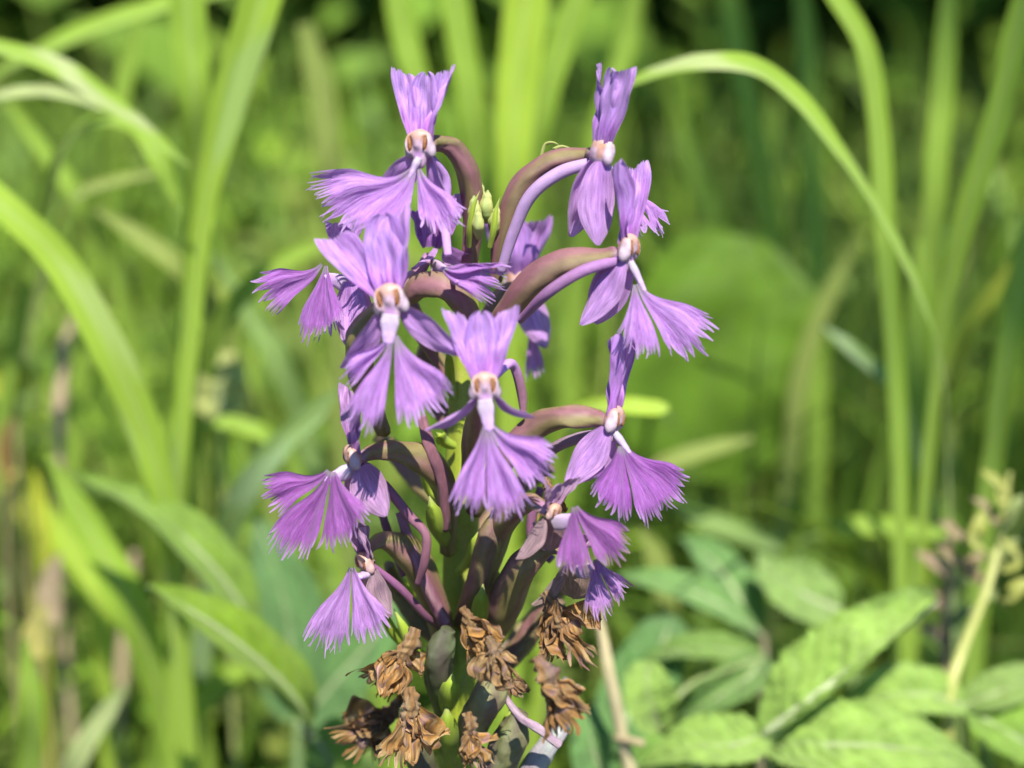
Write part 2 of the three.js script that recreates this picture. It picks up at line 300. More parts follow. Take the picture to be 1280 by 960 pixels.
{ // lance leaves at the lower left
  const t = plant('lance_leaf_plant', 'plant with long smooth lance-shaped leaves beside the lower left purple lips', 'plant', [[386, 905, -0.095, 6], [392, 1010, -0.105, 7]], [0.34, 0.3, 0.16]);
  leafPart(t, [[388, 908, -0.095], [362, 862, -0.090], [310, 812, -0.085], [250, 768, -0.085], [184, 732, -0.090]], 42, [0.20, 0.34, 0.01], { face: [0.5, 0.85, 0.5], quilt: 0.05, veins: 10, fold: 0.35, seed: 5 });
  leafPart(t, [[318, 792, -0.125], [292, 742, -0.122], [250, 690, -0.122], [190, 640, -0.126], [90, 592, -0.13]], 40, [0.20, 0.34, 0.03], { face: [0.5, 0.85, 0.45], quilt: 0.05, veins: 10, fold: 0.3, seed: 6 });
  part('leaf_stalk', tube([[W(388, 920, -0.1), 5 * U], [W(350, 850, -0.12), 5 * U], [W(318, 790, -0.125), 4 * U]], { nr: 8, ns: 16, col: () => [0.3, 0.3, 0.14] }), stemMat, t);
  leafPart(t, [[388, 920, -0.095], [400, 930, -0.095], [420, 980, -0.100], [400, 1060, -0.105]], 44, [0.17, 0.32, 0.03], { face: [0, 0.9, 0.6], quilt: 0.08, seed: 7 });
}
{ // bluish leaf behind the lower left flower
  const t = plant('bluish_leaf_plant', 'plant with broad bluish green leaves behind the lowest left purple lip', 'plant', [[372, 900, -0.16, 5], [372, 980, -0.16, 6]], [0.2, 0.3, 0.12]);
  leafPart(t, [[372, 900, -0.16], [366, 820, -0.155], [352, 740, -0.155], [318, 640, -0.16]], 56, [0.14, 0.29, 0.085], { face: [0.2, 0.8, 0.7], quilt: 0.08, seed: 8 });
  leafPart(t, [[372, 910, -0.16], [420, 850, -0.155], [470, 790, -0.155], [500, 720, -0.16]], 48, [0.13, 0.28, 0.07], { face: [0, 0.8, 0.7], quilt: 0.08, seed: 9 });
}
{ // pale blurred leaves left of the cluster
  const t = plant('pale_leaf_plant', 'blurred plant with one pale yellowish oval leaf left of the flower spike', 'plant', [[276, 520, -0.22, 3], [280, 640, -0.22, 4]], [0.26, 0.3, 0.1]);
  leafPart(t, [[276, 522, -0.22], [274, 495, -0.22], [275, 465, -0.22], [280, 440, -0.225]], 36, [0.5, 0.55, 0.17], { face: [0.1, 0.9, 0.6], prof: (v) => Math.pow(Math.sin(Math.PI * clamp(0.08 + 0.9 * v, 0, 1)), 0.5), seed: 10 });
}
{ // wrinkled leaves at the lower right
  const wr = { quilt: 0.5, veins: 11, serr: 0.16, fold: 0.3, veinCol: [0.46, 0.54, 0.24] };
  const a = plant('wrinkled_leaf_plant', 'plant with wrinkled toothed leaves at lower right, its largest leaf curling up at the tip', 'plant', [[958, 916, -0.066, 6], [962, 1000, -0.071, 7]], [0.26, 0.33, 0.12]);
  leafPart(a, [[958, 918, -0.064], [1006, 880, -0.06], [1068, 832, -0.06], [1122, 792, -0.064], [1172, 752, -0.07]], 74, [0.34, 0.54, 0.09], { ...wr, face: [-0.55, 0.6, 0.75], seed: 11, rib: 9, ribCol: [0.5, 0.56, 0.32], quilt: 0.4, fold: 0.12, tipCurl: 0.5, lr: [1, 0.26], prof: (v) => Math.max(Math.pow(Math.sin(Math.PI * Math.pow(clamp(v * 0.98 + 0.02, 0, 1), 0.8)), 0.7), 0.42 * Math.exp(-Math.pow((v - 0.9) / 0.09, 2))) });
  leafPart(a, [[958, 918, -0.066], [920, 930, -0.061], [860, 935, -0.061], [800, 960, -0.066]], 44, [0.33, 0.52, 0.09], { ...wr, face: [0, 0.9, 0.5], seed: 12 });
  leafPart(a, [[960, 935, -0.066], [1040, 930, -0.056], [1130, 935, -0.056], [1226, 965, -0.066]], 62, [0.33, 0.52, 0.09], { ...wr, face: [0, 0.85, 0.6], seed: 13, veins: 13 });
  const b = plant('wrinkled_leaf_plant', 'plant with a small rounded leaf on a long pale stalk, right of the dry stem', 'plant', [[955, 822, -0.116, 3.5], [900, 840, -0.101, 4], [862, 856, -0.091, 4.5], [826, 900, -0.086, 5], [815, 1000, -0.086, 6]], [0.28, 0.36, 0.13]);
  leafPart(b, [[824, 912, -0.084], [815, 885, -0.080], [808, 855, -0.080], [812, 828, -0.084]], 40, [0.33, 0.52, 0.09], { ...wr, quilt: 0.3, face: [0.1, 0.7, 0.8], seed: 14, prof: (v) => Math.pow(Math.sin(Math.PI * clamp(0.05 + 0.93 * v, 0, 1)), 0.6) });
  leafPart(b, [[955, 822, -0.116], [900, 812, -0.114], [850, 812, -0.116], [800, 830, -0.121]], 24, [0.2, 0.35, 0.06], { ...wr, face: [0, 0.9, 0.5], seed: 15 });
  leafPart(b, [[955, 822, -0.116], [930, 850, -0.106], [890, 875, -0.101], [850, 900, -0.101]], 34, [0.14, 0.28, 0.05], { ...wr, face: [0, 0.9, 0.5], seed: 16 });
  const c = plant('wrinkled_leaf_plant', 'plant whose leaf whorl sits under the budding weed in the lower right corner', 'plant', [[1205, 880, -0.091, 5], [1210, 1000, -0.096, 6]], [0.26, 0.33, 0.12]);
  leafPart(c, [[1205, 882, -0.091], [1160, 868, -0.086], [1100, 872, -0.084], [1040, 900, -0.086]], 42, [0.33, 0.52, 0.09], { ...wr, face: [-0.2, 0.85, 0.6], seed: 17, veins: 12 });
  leafPart(c, [[1205, 882, -0.091], [1240, 868, -0.091], [1290, 850, -0.096], [1340, 850, -0.106]], 30, [0.26, 0.4, 0.08], { ...wr, face: [0.1, 0.85, 0.6], seed: 18 });
  leafPart(c, [[1205, 885, -0.091], [1250, 910, -0.086], [1300, 940, -0.086], [1350, 1000, -0.096]], 50, [0.22, 0.4, 0.03], { ...wr, face: [0.1, 0.85, 0.6], seed: 19, quilt: 0.2 });
  const d = plant('triangular_leaf_plant', 'plant with a pale triangular leaf and two long soft leaves above the small rounded leaf', 'plant', [[955, 790, -0.146, 5], [955, 900, -0.146, 6]], [0.3, 0.26, 0.16]);
  leafPart(d, [[1050, 762, -0.141], [1005, 742, -0.141], [970, 720, -0.146], [945, 690, -0.151]], 44, [0.25, 0.4, 0.09], { face: [0, 0.8, 0.7], quilt: 0.25, serr: 0.1, seed: 20, prof: (v) => Math.pow(Math.sin(Math.PI * Math.pow(clamp(v, 0, 1), 0.6)), 0.8) });
  leafPart(d, [[950, 792, -0.146], [890, 750, -0.141], [830, 728, -0.141], [770, 720, -0.146]], 26, [0.17, 0.34, 0.08], { face: [0, 0.9, 0.5], seed: 21 });
  leafPart(d, [[940, 800, -0.146], [920, 740, -0.156], [890, 700, -0.166], [850, 670, -0.176]], 36, [0.14, 0.3, 0.07], { face: [0.3, 0.8, 0.6], seed: 22 });
  const e = plant('low_leaf_plant', 'low plant with plain green leaves at the bottom edge beside the withered blooms', 'plant', [[760, 970, -0.076, 4], [760, 1040, -0.076, 5]], [0.2, 0.3, 0.1]);
  leafPart(e, [[760, 985, -0.076], [745, 950, -0.071], [738, 915, -0.071], [742, 880, -0.076]], 34, [0.17, 0.36, 0.09], { face: [0, 0.8, 0.7], seed: 23 });
  leafPart(e, [[765, 985, -0.076], [810, 950, -0.071], [850, 945, -0.071], [900, 985, -0.076]], 30, [0.2, 0.39, 0.05], { face: [0, 0.9, 0.5], seed: 24 });
  leafPart(e, [[760, 985, -0.096], [790, 880, -0.116], [830, 800, -0.126], [840, 770, -0.136]], 46, [0.11, 0.25, 0.06], { face: [0, 0.8, 0.7], seed: 25 });
}
{ // withered leaves still standing among the grass on the left
  const dl = (label, stem, pts, w, c) => { const t = plant('dry_leaf_plant', label, 'plant', stem, [0.3, 0.24, 0.12]); t.userData.group = 'plants with dry or yellowed leaves at the left'; leafPart(t, pts, w, c, { face: [0.2, 0.7, 0.8], seed: stem[0][0], ribCol: mul(c, 0.9) }); };
  dl('plant with a dry tan leaf at the lower left edge', [[70, 780, -0.2, 3], [70, 900, -0.2, 3]], [[70, 782, -0.2], [62, 750, -0.2], [66, 716, -0.2], [78, 690, -0.2]], 16, [0.5, 0.38, 0.24]);
  dl('plant with a small pale yellow leaf in the lower left corner', [[52, 820, -0.18, 3], [52, 900, -0.18, 3]], [[52, 822, -0.18], [46, 800, -0.18], [50, 776, -0.18], [60, 756, -0.18]], 18, [0.55, 0.5, 0.14]);
  dl('plant with a brown shrivelled leaf left of the lance leaves', [[238, 880, -0.22, 3], [238, 960, -0.22, 3]], [[238, 882, -0.22], [228, 856, -0.22], [236, 830, -0.22], [250, 806, -0.22]], 20, [0.34, 0.2, 0.14]);
  dl('plant with a reddish brown leaf at the left edge above the yellow blade', [[12, 600, -0.22, 3], [10, 700, -0.22, 3]], [[12, 600, -0.22], [4, 570, -0.22], [8, 540, -0.22], [16, 522, -0.22]], 6, [0.34, 0.16, 0.06]);
  dl('plant with a bright yellow-green leaf at the left edge above mid height', [[20, 500, -0.24, 3], [24, 600, -0.24, 3]], [[20, 500, -0.24], [10, 478, -0.24], [14, 448, -0.24], [34, 424, -0.24]], 26, [0.46, 0.52, 0.04]);
}
{ // dry stalk
  const p = [[728, 690, -0.07, 3.5], [748, 770, -0.065, 6], [762, 840, -0.06, 8], [778, 920, -0.06, 8.5], [792, 1000, -0.06, 9]], r = rooted(p);
  const t = thing('dry_stalk', 'tan dry stalk leaning behind the lower right withered blooms', 'dry stalk', r.foot, 'dry stalks behind the orchid');
  part('stem', tube(r.list, { nr: 9, ns: 60, rough: 0.2, col: (k, a) => mul([0.42, 0.36, 0.2], 1 + 0.25 * noise(k * 30, a)) }), dryMat, t);
  part('twig', tube([[W(770, 922, -0.06), 7 * U], [W(800, 928, -0.055), 6 * U], [W(806, 930, -0.055), 4 * U]], { nr: 8, ns: 10, col: () => [0.4, 0.32, 0.18] }), dryMat, t);
  const p2 = [[92, 396, -0.27, 3], [80, 440, -0.27, 8], [76, 500, -0.27, 9], [74, 580, -0.27, 7], [80, 760, -0.29, 5]], r2 = rooted(p2);
  const t2 = thing('dry_stalk', 'pinkish tan dry stalk standing at the left behind the broad arching blade', 'dry stalk', r2.foot, 'dry stalks behind the orchid');
  part('stem', tube(r2.list, { nr: 9, ns: 60, rough: 0.3, col: (k, a) => mul([0.4, 0.3, 0.2], 1 + 0.3 * noise(k * 30, a)) }), dryMat, t2);
  const p3 = [[168, 690, -0.3, 5], [162, 760, -0.3, 10], [152, 840, -0.3, 8], [150, 960, -0.3, 6]], r3 = rooted(p3);
  const t3 = thing('dry_stalk', 'blurred brown dry stalk low at the left behind the green blades', 'dry stalk', r3.foot, 'dry stalks behind the orchid');
  part('stem', tube(r3.list, { nr: 9, ns: 60, rough: 0.3, col: (k, a) => mul([0.36, 0.27, 0.17], 1 + 0.3 * noise(k * 30, a)) }), dryMat, t3);
}
{ // budding weed on the right
  const t = plant('budding_weed', 'weed with a yellowish stem, pink-tinged leaves and yellow buds at the right edge', 'plant', [[1262, 590, -0.11, 3], [1252, 660, -0.108, 4], [1232, 740, -0.1, 6], [1204, 810, -0.095, 7], [1188, 860, -0.09, 8], [1182, 980, -0.09, 8]], [0.42, 0.44, 0.12]);
  const R = rng(77);
  const spots = [[1252, 606, 30], [1236, 632, 26], [1262, 640, 26], [1218, 668, 30], [1196, 660, 24], [1246, 690, 30], [1270, 690, 28], [1210, 705, 26], [1236, 726, 28], [1264, 735, 30], [1190, 690, 22]];
  spots.forEach(([x, y, L], i) => {
    const a = R() * 6.3, pink = i % 3 === 1, dx = Math.cos(a) * L, dy = -Math.abs(Math.sin(a)) * L * 0.8 - 8;
    const z = -0.105 + (R() - 0.5) * 0.02, c = pink ? [0.42, 0.3, 0.16] : i % 3 ? [0.34, 0.42, 0.12] : [0.5, 0.52, 0.1];
    part(i < 3 ? 'bud' : 'leaf', leafGeo([[1246 - (1246 - x) * 0.3, y + 26, -0.105], [x, y + 8, z], [x + dx * 0.5, y + dy * 0.5, z], [x + dx, y + dy, z - 0.004]], L * 0.36, c, { face: [R() - 0.5, 0.8, 0.6], nu: 8, nv: 16, seed: i }), leafMat, t);
  });
  const t2 = plant('budding_weed', 'lone reddish side shoot left of the budding weed, with narrow leaves', 'plant', [[1186, 650, -0.13, 2], [1186, 720, -0.13, 4], [1180, 800, -0.13, 5], [1184, 900, -0.13, 5]], [0.36, 0.24, 0.16]);
  for (let i = 0; i < 5; i++) part('leaf', leafGeo([[1184, 720 + i * 22, -0.13], [1184 + (i % 2 ? 22 : -22), 700 + i * 22, -0.128], [1184 + (i % 2 ? 44 : -40), 690 + i * 24, -0.13]], 9, i % 2 ? [0.3, 0.38, 0.12] : [0.4, 0.26, 0.17], { nu: 8, nv: 14, seed: i + 3 }), leafMat, t2);
}

// ---------------------------------------------------------------- meadow mass farther back
function bladeUnit(seed, bend, w) {           // a blade 1 m long, to be scaled
  const r = rng(seed), sx = (r() - 0.5) * 0.3;
  return sheet(2, 12, (u, v) => {
    const s = u * 2 - 1, k = w * (1 - Math.pow(v, 2.2)) * (0.6 + 0.8 * Math.min(1, v * 3)) + 0.0002, a = bend * v * v;
    return V(s * k * 0.5 + sx * v * v * 0.4, Math.sin(Math.min(1.5, v * (1 - a * 0.28))) * 0.98 - a * 0.18 * v, a * v * 0.55 + Math.abs(s) * k * 0.2);
  }, () => [1, 1, 1]);
}
function sprigUnit(seed, n, L, wd) {                // a leafy shoot 1 m high
  const r = rng(seed), gs = [];
  gs.push(sheet(2, 6, (u, v) => V((u - 0.5) * 0.012 + 0.03 * Math.sin(v * 3 + seed), v * 0.97, (u === 0.5 ? 0.006 : 0) + 0.03 * Math.cos(v * 2)), () => [1, 1, 1]));
  for (let i = 0; i < n; i++) {
    const v0 = 0.25 + 0.75 * (i + r() * 0.6) / n, a = i * 2.4 + r() * 0.8, l = L * (0.6 + 0.6 * r()) * (1.25 - 0.55 * v0), up = 0.25 + 0.5 * r(), droop = 0.5 + r() * 0.6;
    const o = V(0.03 * Math.sin(v0 * 3 + seed), v0 * 0.97, 0.03 * Math.cos(v0 * 2)), D = V(Math.cos(a), 0, Math.sin(a)), S = V(-Math.sin(a), 0, Math.cos(a));
    gs.push(sheet(4, 6, (u, v) => {
      const s = u * 2 - 1, w = l * wd * Math.pow(Math.sin(Math.PI * Math.pow(v, 0.8) * 0.985 + 0.02), 0.8);
      return o.clone().addScaledVector(D, l * v).addScaledVector(S, s * w).add(V(0, l * (up * v - droop * v * v) + Math.abs(s) * w * 0.25, 0));
    }, () => [1, 1, 1]));
  }
  return mergeGeometries(gs);
}
function scatter(name, geo, count, seed, place, label, category) {
  const m = new THREE.InstancedMesh(geo, fillMat, count), r = rng(seed), M = new THREE.Matrix4(), Q = new THREE.Quaternion(), E = new THREE.Euler(), C = new THREE.Color();
  for (let i = 0; i < count; i++) {
    const p = place(r, i);
    E.set((r() - 0.5) * (p.tilt ?? 0.35), r() * 6.283, (r() - 0.5) * (p.tilt ?? 0.35)); Q.setFromEuler(E);
    M.compose(V(p.x, -0.01, p.z), Q, V(p.w, p.h, p.w)); m.setMatrixAt(i, M);
    C.setRGB(...p.c); m.setColorAt(i, C);
  }
  m.name = numbered(name); m.castShadow = m.receiveShadow = true;
  m.userData = { kind: 'stuff', label, category };
  scene.add(m);
}
// distance is drawn so that the mass is even over the ground; left side leafier, right side grassier
const spot = (r, z0, z1) => { const d = Math.sqrt(lerp(z0 * z0, z1 * z1, r())), z = -d, half = 0.42 * (EYE.z + d) + 0.15; return { x: (r() * 2 - 1) * half, z, half }; };
const tone = (r, list, k = 0.4) => mul(list[Math.floor(r() * list.length)], 1 + (r() - 0.5) * 2 * k);
const gA = bladeUnit(1, 0.5, 0.012), gB = bladeUnit(2, 1.0, 0.014), gC = bladeUnit(3, 0.2, 0.009), gD = bladeUnit(4, 1.5, 0.013);
[gA, gB, gC, gD].forEach((g, i) => scatter('meadow_grass', g, 1500, 100 + i, (r) => {
  const s = spot(r, 0.42, 4), h = (0.45 + 0.5 * r()) * (0.75 + 0.17 * -s.z);
  return { ...s, h, w: 0.8 + 0.6 * r(), c: tone(r, [GR.mid, GR.dark, GR.mid, GR.bright, GR.blue, GR.olive]), tilt: 0.5 };
}, ['soft green meadow grass in the far blur', 'arching meadow grass in the far blur', 'thin upright meadow grass in the far blur', 'drooping meadow grass in the far blur'][i], 'grass'));
const sA = sprigUnit(11, 14, 0.16, 0.2), sB = sprigUnit(12, 18, 0.13, 0.3), sC = sprigUnit(13, 12, 0.2, 0.14);
[sA, sB, sC].forEach((g, i) => scatter('undergrowth', g, 420, 200 + i, (r) => {
  const s = spot(r, 0.4, 3.0), left = s.x < 0.05 * -s.z ? 1 : 0.8, h = (0.3 + 0.3 * r()) * left * (0.85 + 0.1 * -s.z);
  return { ...s, h, w: 0.5 + 0.4 * r(), c: tone(r, [GR.mid, GR.dark, GR.mid, GR.bright, GR.blue, GR.olive]), tilt: 0.3 };
}, ['leafy green undergrowth between the far grass', 'round-leaved undergrowth between the far grass', 'narrow-leaved undergrowth between the far grass'][i], 'undergrowth'));
const gE = bladeUnit(5, 0.35, 0.0065), gF = bladeUnit(6, 0.9, 0.006), gG = bladeUnit(7, 0.1, 0.005);
[gE, gF, gG].forEach((g, i) => scatter('meadow_grass', g, 560, 400 + i, (r) => {
  const s = spot(r, 0.32, 0.9), h = (0.5 + 0.42 * r()) * (s.x > 0 ? 1 : 0.9);
  return { ...s, h, w: 0.7 + 0.6 * r(), c: tone(r, [GR.mid, GR.bright, GR.mid, GR.olive, GR.dark], 0.3), tilt: 0.6 };
}, ['soft thin meadow grass standing close behind the orchid', 'bowed thin meadow grass standing close behind the orchid', 'straight thin meadow grass standing close behind the orchid'][i], 'grass'));
scatter('thicket', sprigUnit(14, 40, 0.2, 0.3), 500, 300, (r) => { const s = spot(r, 3.0, 6.5); return { ...s, h: 1.2 + 0.9 * r(), w: 1.6 + r(), c: tone(r, [GR.mid, GR.bright, GR.mid]), tilt: 0.3 }; }, 'dark green thicket closing off the meadow behind', 'thicket');

// ---------------------------------------------------------------- a tree outside the frame on the right, whose shade falls on the far right of the meadow
{
  const t = thing('small_tree', 'small leafy tree standing outside the frame on the right', 'tree', V(3.1, 0, 0.2)), r = rng(501), top = V(1.8, 3.5, 0.42);
  part('trunk', tube([[V(3.1, -0.02, 0.2), 0.09], [V(3.05, 1.2, 0.2), 0.07], [V(2.9, 2.4, 0.22), 0.055], [V(2.5, 3.3, 0.2), 0.03]], { nr: 12, ns: 40, rough: 0.25, col: (k, a) => mul([0.2, 0.16, 0.12], 1 + 0.3 * noise(k * 20, a)) }), dryMat, t);
  for (let i = 0; i < 9; i++) { const a = V(2.95, 2.1 + 0.05 * i, 0.2), e = top.clone().add(V((r() - 0.6) * 2.0, (r() - 0.4) * 0.7, (r() - 0.5) * 2.6)); part('limb', tube([[a, 0.03], [a.clone().lerp(e, 0.5).add(V(0, 0.15, 0)), 0.018], [e, 0.005]], { nr: 7, ns: 14, col: () => [0.2, 0.16, 0.12] }), dryMat, t); }
  const p = [], c = [], ix = [];
  for (let i = 0; i < 5200; i++) {
    const o = top.clone().add(V((r() - 0.5) * 2.5, (r() + r() - 1) * 0.55, (r() - 0.5) * 3.0));
    if (noise(o.x * 2.2, o.y * 2.2, o.z * 2.2) < -0.12) continue;
    const D = V(r() - 0.5, r() - 0.7, r() - 0.5).normalize(), S = V().crossVectors(D, V(r() - 0.5, r(), r() - 0.5)).normalize(), L = 0.07 + 0.05 * r(), w = L * 0.28, k = p.length / 3, col = mul([0.1, 0.19, 0.025], 0.7 + 0.6 * r());
    for (const q of [o, o.clone().addScaledVector(D, L * 0.5).addScaledVector(S, w), o.clone().addScaledVector(D, L), o.clone().addScaledVector(D, L * 0.5).addScaledVector(S, -w)]) { p.push(q.x, q.y, q.z); c.push(...col); }
    ix.push(k, k + 1, k + 2, k, k + 2, k + 3);
  }
  const g = new THREE.BufferGeometry(); g.setAttribute('position', new THREE.Float32BufferAttribute(p, 3)); g.setAttribute('color', new THREE.Float32BufferAttribute(c, 3)); g.setIndex(ix); g.computeVertexNormals();
  part('crown', g, P({ roughness: 0.8 }), t);
}

// ---------------------------------------------------------------- the orchid
const LILAC = [0.67, 0.37, 0.85], PURPLE = [0.50, 0.15, 0.64], DEEP = [0.26, 0.03, 0.28], BLUEV = [0.50, 0.30, 0.78], WHITE = [0.50, 0.41, 0.50], PINK = [0.55, 0.36, 0.46];
const BROWNP = [0.25, 0.105, 0.12], OLIVE = [0.22, 0.185, 0.06], STEMG = [0.29, 0.36, 0.03];
const foot = W(576, 700, 0); foot.y = 0;
const orchid = thing('orchid', 'purple fringed orchid in bloom, its spike of lilac flowers filling the middle', 'orchid', foot);
const stemZ = (y) => 0;
{
  const list = [[592, 240, 4], [590, 300, 8], [586, 360, 13], [582, 430, 17], [580, 520, 20], [577, 640, 23], [574, 780, 24], [570, 900, 25], [566, 1000, 26]].map(([x, y, r]) => [W(x, y, -0.004), r * U]);
  const e = list[list.length - 1][0];
  list.push([V(e.x, e.y * 0.6, e.z), 24 * U], [V(foot.x, 0.2, e.z), 26 * U], [V(foot.x, -0.01, 0), 30 * U]);
  part('stem', tube(list, { nr: 24, ns: 160, ribs: 6, ribAmp: 0.06, twist: 2, col: (t, a) => mix(mul(STEMG, 1 + 0.18 * noise(t * 60, Math.cos(a) * 2, Math.sin(a) * 2)), [0.3, 0.2, 0.12], 0.3 * sst(noise(t * 30, a), 0.1, 0.5)) }), stemMat, orchid);
}
// sheets of the flower, in flower units (photograph pixels), grown along +y, facing +z
function petalSheet({ len, w, prof, cup = 0.3, bend = 0, teeth = 0, notch = 0, nu = 34, nv = 34, seed = 1, wave = 0.06, ruffle = 0, slant = 0, col }) {
  const r = rng(seed * 17 + 3), tt = Array.from({ length: nu + 1 }, (_, i) => 0.35 * r() + 0.65 * Math.abs(noise(i * 0.31, seed * 2.7) * 1.6));
  const G = (u, v0) => {
    const s = u * 2 - 1, end = 1 + slant * s - teeth * tt[Math.round(u * nu)] - notch * Math.exp(-s * s * 30), v = v0 * end;
    const a = bend * v, cy = Math.abs(bend) < 1e-3 ? len * v : len * Math.sin(a) / bend, cz = Math.abs(bend) < 1e-3 ? 0 : len * (1 - Math.cos(a)) / bend;
    const hw = w * prof(v0), dx = s * hw, n = cup * s * s * hw + len * wave * noise(u * 2.5, v * 2.5, seed) + ruffle * Math.sin(s * 9 + seed) * v * v + 0.5 * noise(u * 14, v * 1.5, seed) * v;
    return V(dx, cy - Math.sin(a) * n, cz + Math.cos(a) * n);
  };
  return sheet(nu, nv, G, (u, v) => {
    const k = 1 + 0.3 * noise(u * 18, v * 1.8, seed) + 0.14 * noise(u * 40, v * 9, seed) + 0.14 * noise(u * 5, v * 6, seed);
    return mul(col(u, v), k);
  }, [w / 40, len / 80]);
}
// one lobe of the lip: a pleated fan from the claw to a fringe of narrow teeth
function lobeSheet({ a0, a1, L0, L1, N, droop, curl, cup = 0.15, off = 0, r0 = 10, seed = 1, fringe = 0.2, col }) {
  const r = rng(seed * 31 + 7), gs = [], nu = N * 4, nv = 22, th = (u) => rad(lerp(a0, a1, u));
  const table = [], Lm = Math.max(L0, L1) * 1.15, K = 40; let y = 0, z = 0;
  for (let i = 0; i <= K; i++) { table.push([y, z, droop + curl * i / K]); const d = rad(droop + curl * (i + 0.5) / K); y -= Math.sin(d) * Lm / K; z += Math.cos(d) * Lm / K; }
  const along = (q) => { const k = clamp(q / Lm * K, 0, K - 1e-4), i = Math.floor(k), f = k - i; return [lerp(table[i][0], table[i + 1][0], f), lerp(table[i][1], table[i + 1][1], f), rad(lerp(table[i][2], table[i + 1][2], f))]; };
  const Lu = (u) => lerp(L0, L1, u) * (1 - 0.13 * Math.pow(Math.abs(u * 2 - 1), 3)) * (1 + 0.07 * noise(u * 3, seed * 1.3));
  const place = (t, rr, extra = 0) => {
    const u = (t - rad(a0)) / rad(a1 - a0), sq = clamp(rr / Lm, 0, 1.2), te = t * lerp(0.6, 1, sst(sq, 0.04, 0.55)), x = rr * Math.sin(te), [yy, zz, d] = along(rr * Math.cos(te));
    const n = off * sst(sq, 0.1, 0.5) + cup * (u * 2 - 1) * (u * 2 - 1) * rr * 0.35 * sq + 0.9 * sq * Math.cos((u * N + 0.6 * noise(u * N * 0.4, seed)) * 2 * Math.PI) * (0.5 + noise(u * N * 0.3, rr * 0.02, seed)) + 16 * sq * noise(u * 1.8 + seed, rr * 0.014, seed) + 6.5 * sq * sst(1 - sq, 0, 0.4) * Math.cos((u * 3.4 + seed * 0.37 + 0.5 * noise(rr * 0.02, seed)) * Math.PI) + 3.5 * sq * noise(u * 8, rr * 0.03, seed) + extra;
    return V(x, yy + Math.cos(d) * n, zz + Math.sin(d) * n);
  };
  const tint = (u, q) => {
    const vein = clamp(0.5 + 0.9 * noise(u * N * 1.1, q * 1.5, seed * 3), 0, 1), k = 1 + 0.25 * noise(u * N * 0.9, q * 3, seed) + 0.14 * noise(u * N * 3, q * 14, seed);
    return mul(col(u, q, vein), k);
  };
  const cut = Array.from({ length: N }, () => 1 - fringe * (0.7 + 0.7 * r()));
  gs.push(sheet(nu, nv, (u, v) => { const i = clamp(Math.floor(u * N), 0, N - 1), Rb = Lu(u) * lerp(1 - fringe * 1.05, cut[i], 0.15); return place(th(u), lerp(r0, Rb, v)); }, (u, v) => tint(u, v * (1 - fringe)), [N * 7 / 80, Lm / 80]));
  for (let i = 0; i < N; i++) {
    const kids = r() < 0.45 ? 2 : 1;
    for (let k = 0; k < kids; k++) {
      const ua = (i + (kids > 1 ? k * 0.5 : 0)) / N, ub = (i + (kids > 1 ? 0.5 + k * 0.5 : 1)) / N, len = Lu((ua + ub) / 2) * fringe * (0.65 + 0.75 * r()), sway = (r() - 0.5) * 0.1, lift = (r() - 0.5) * 11;
      const um = (ua + ub) / 2;
      gs.push(sheet(2, 6, (s, v) => {
        const w = (1 - 0.16 * sst(v, 0, 0.3)) * (1 - 0.7 * Math.pow(v, 2)), u = um + (lerp(ua, ub, s) - um) * w, Rb = Lu(u) * (1 - fringe * 1.05) * 0.99;
        return place(th(clamp(u, 0, 1)) + sway * v * v, Rb + len * v, lift * v * v + (s === 0.5 ? 0.8 : 0));
      }, (s, v) => tint(um, (1 - fringe) + fringe * v), [0.08, 0.3]));
    }
  }
  return mergeGeometries(gs);
}
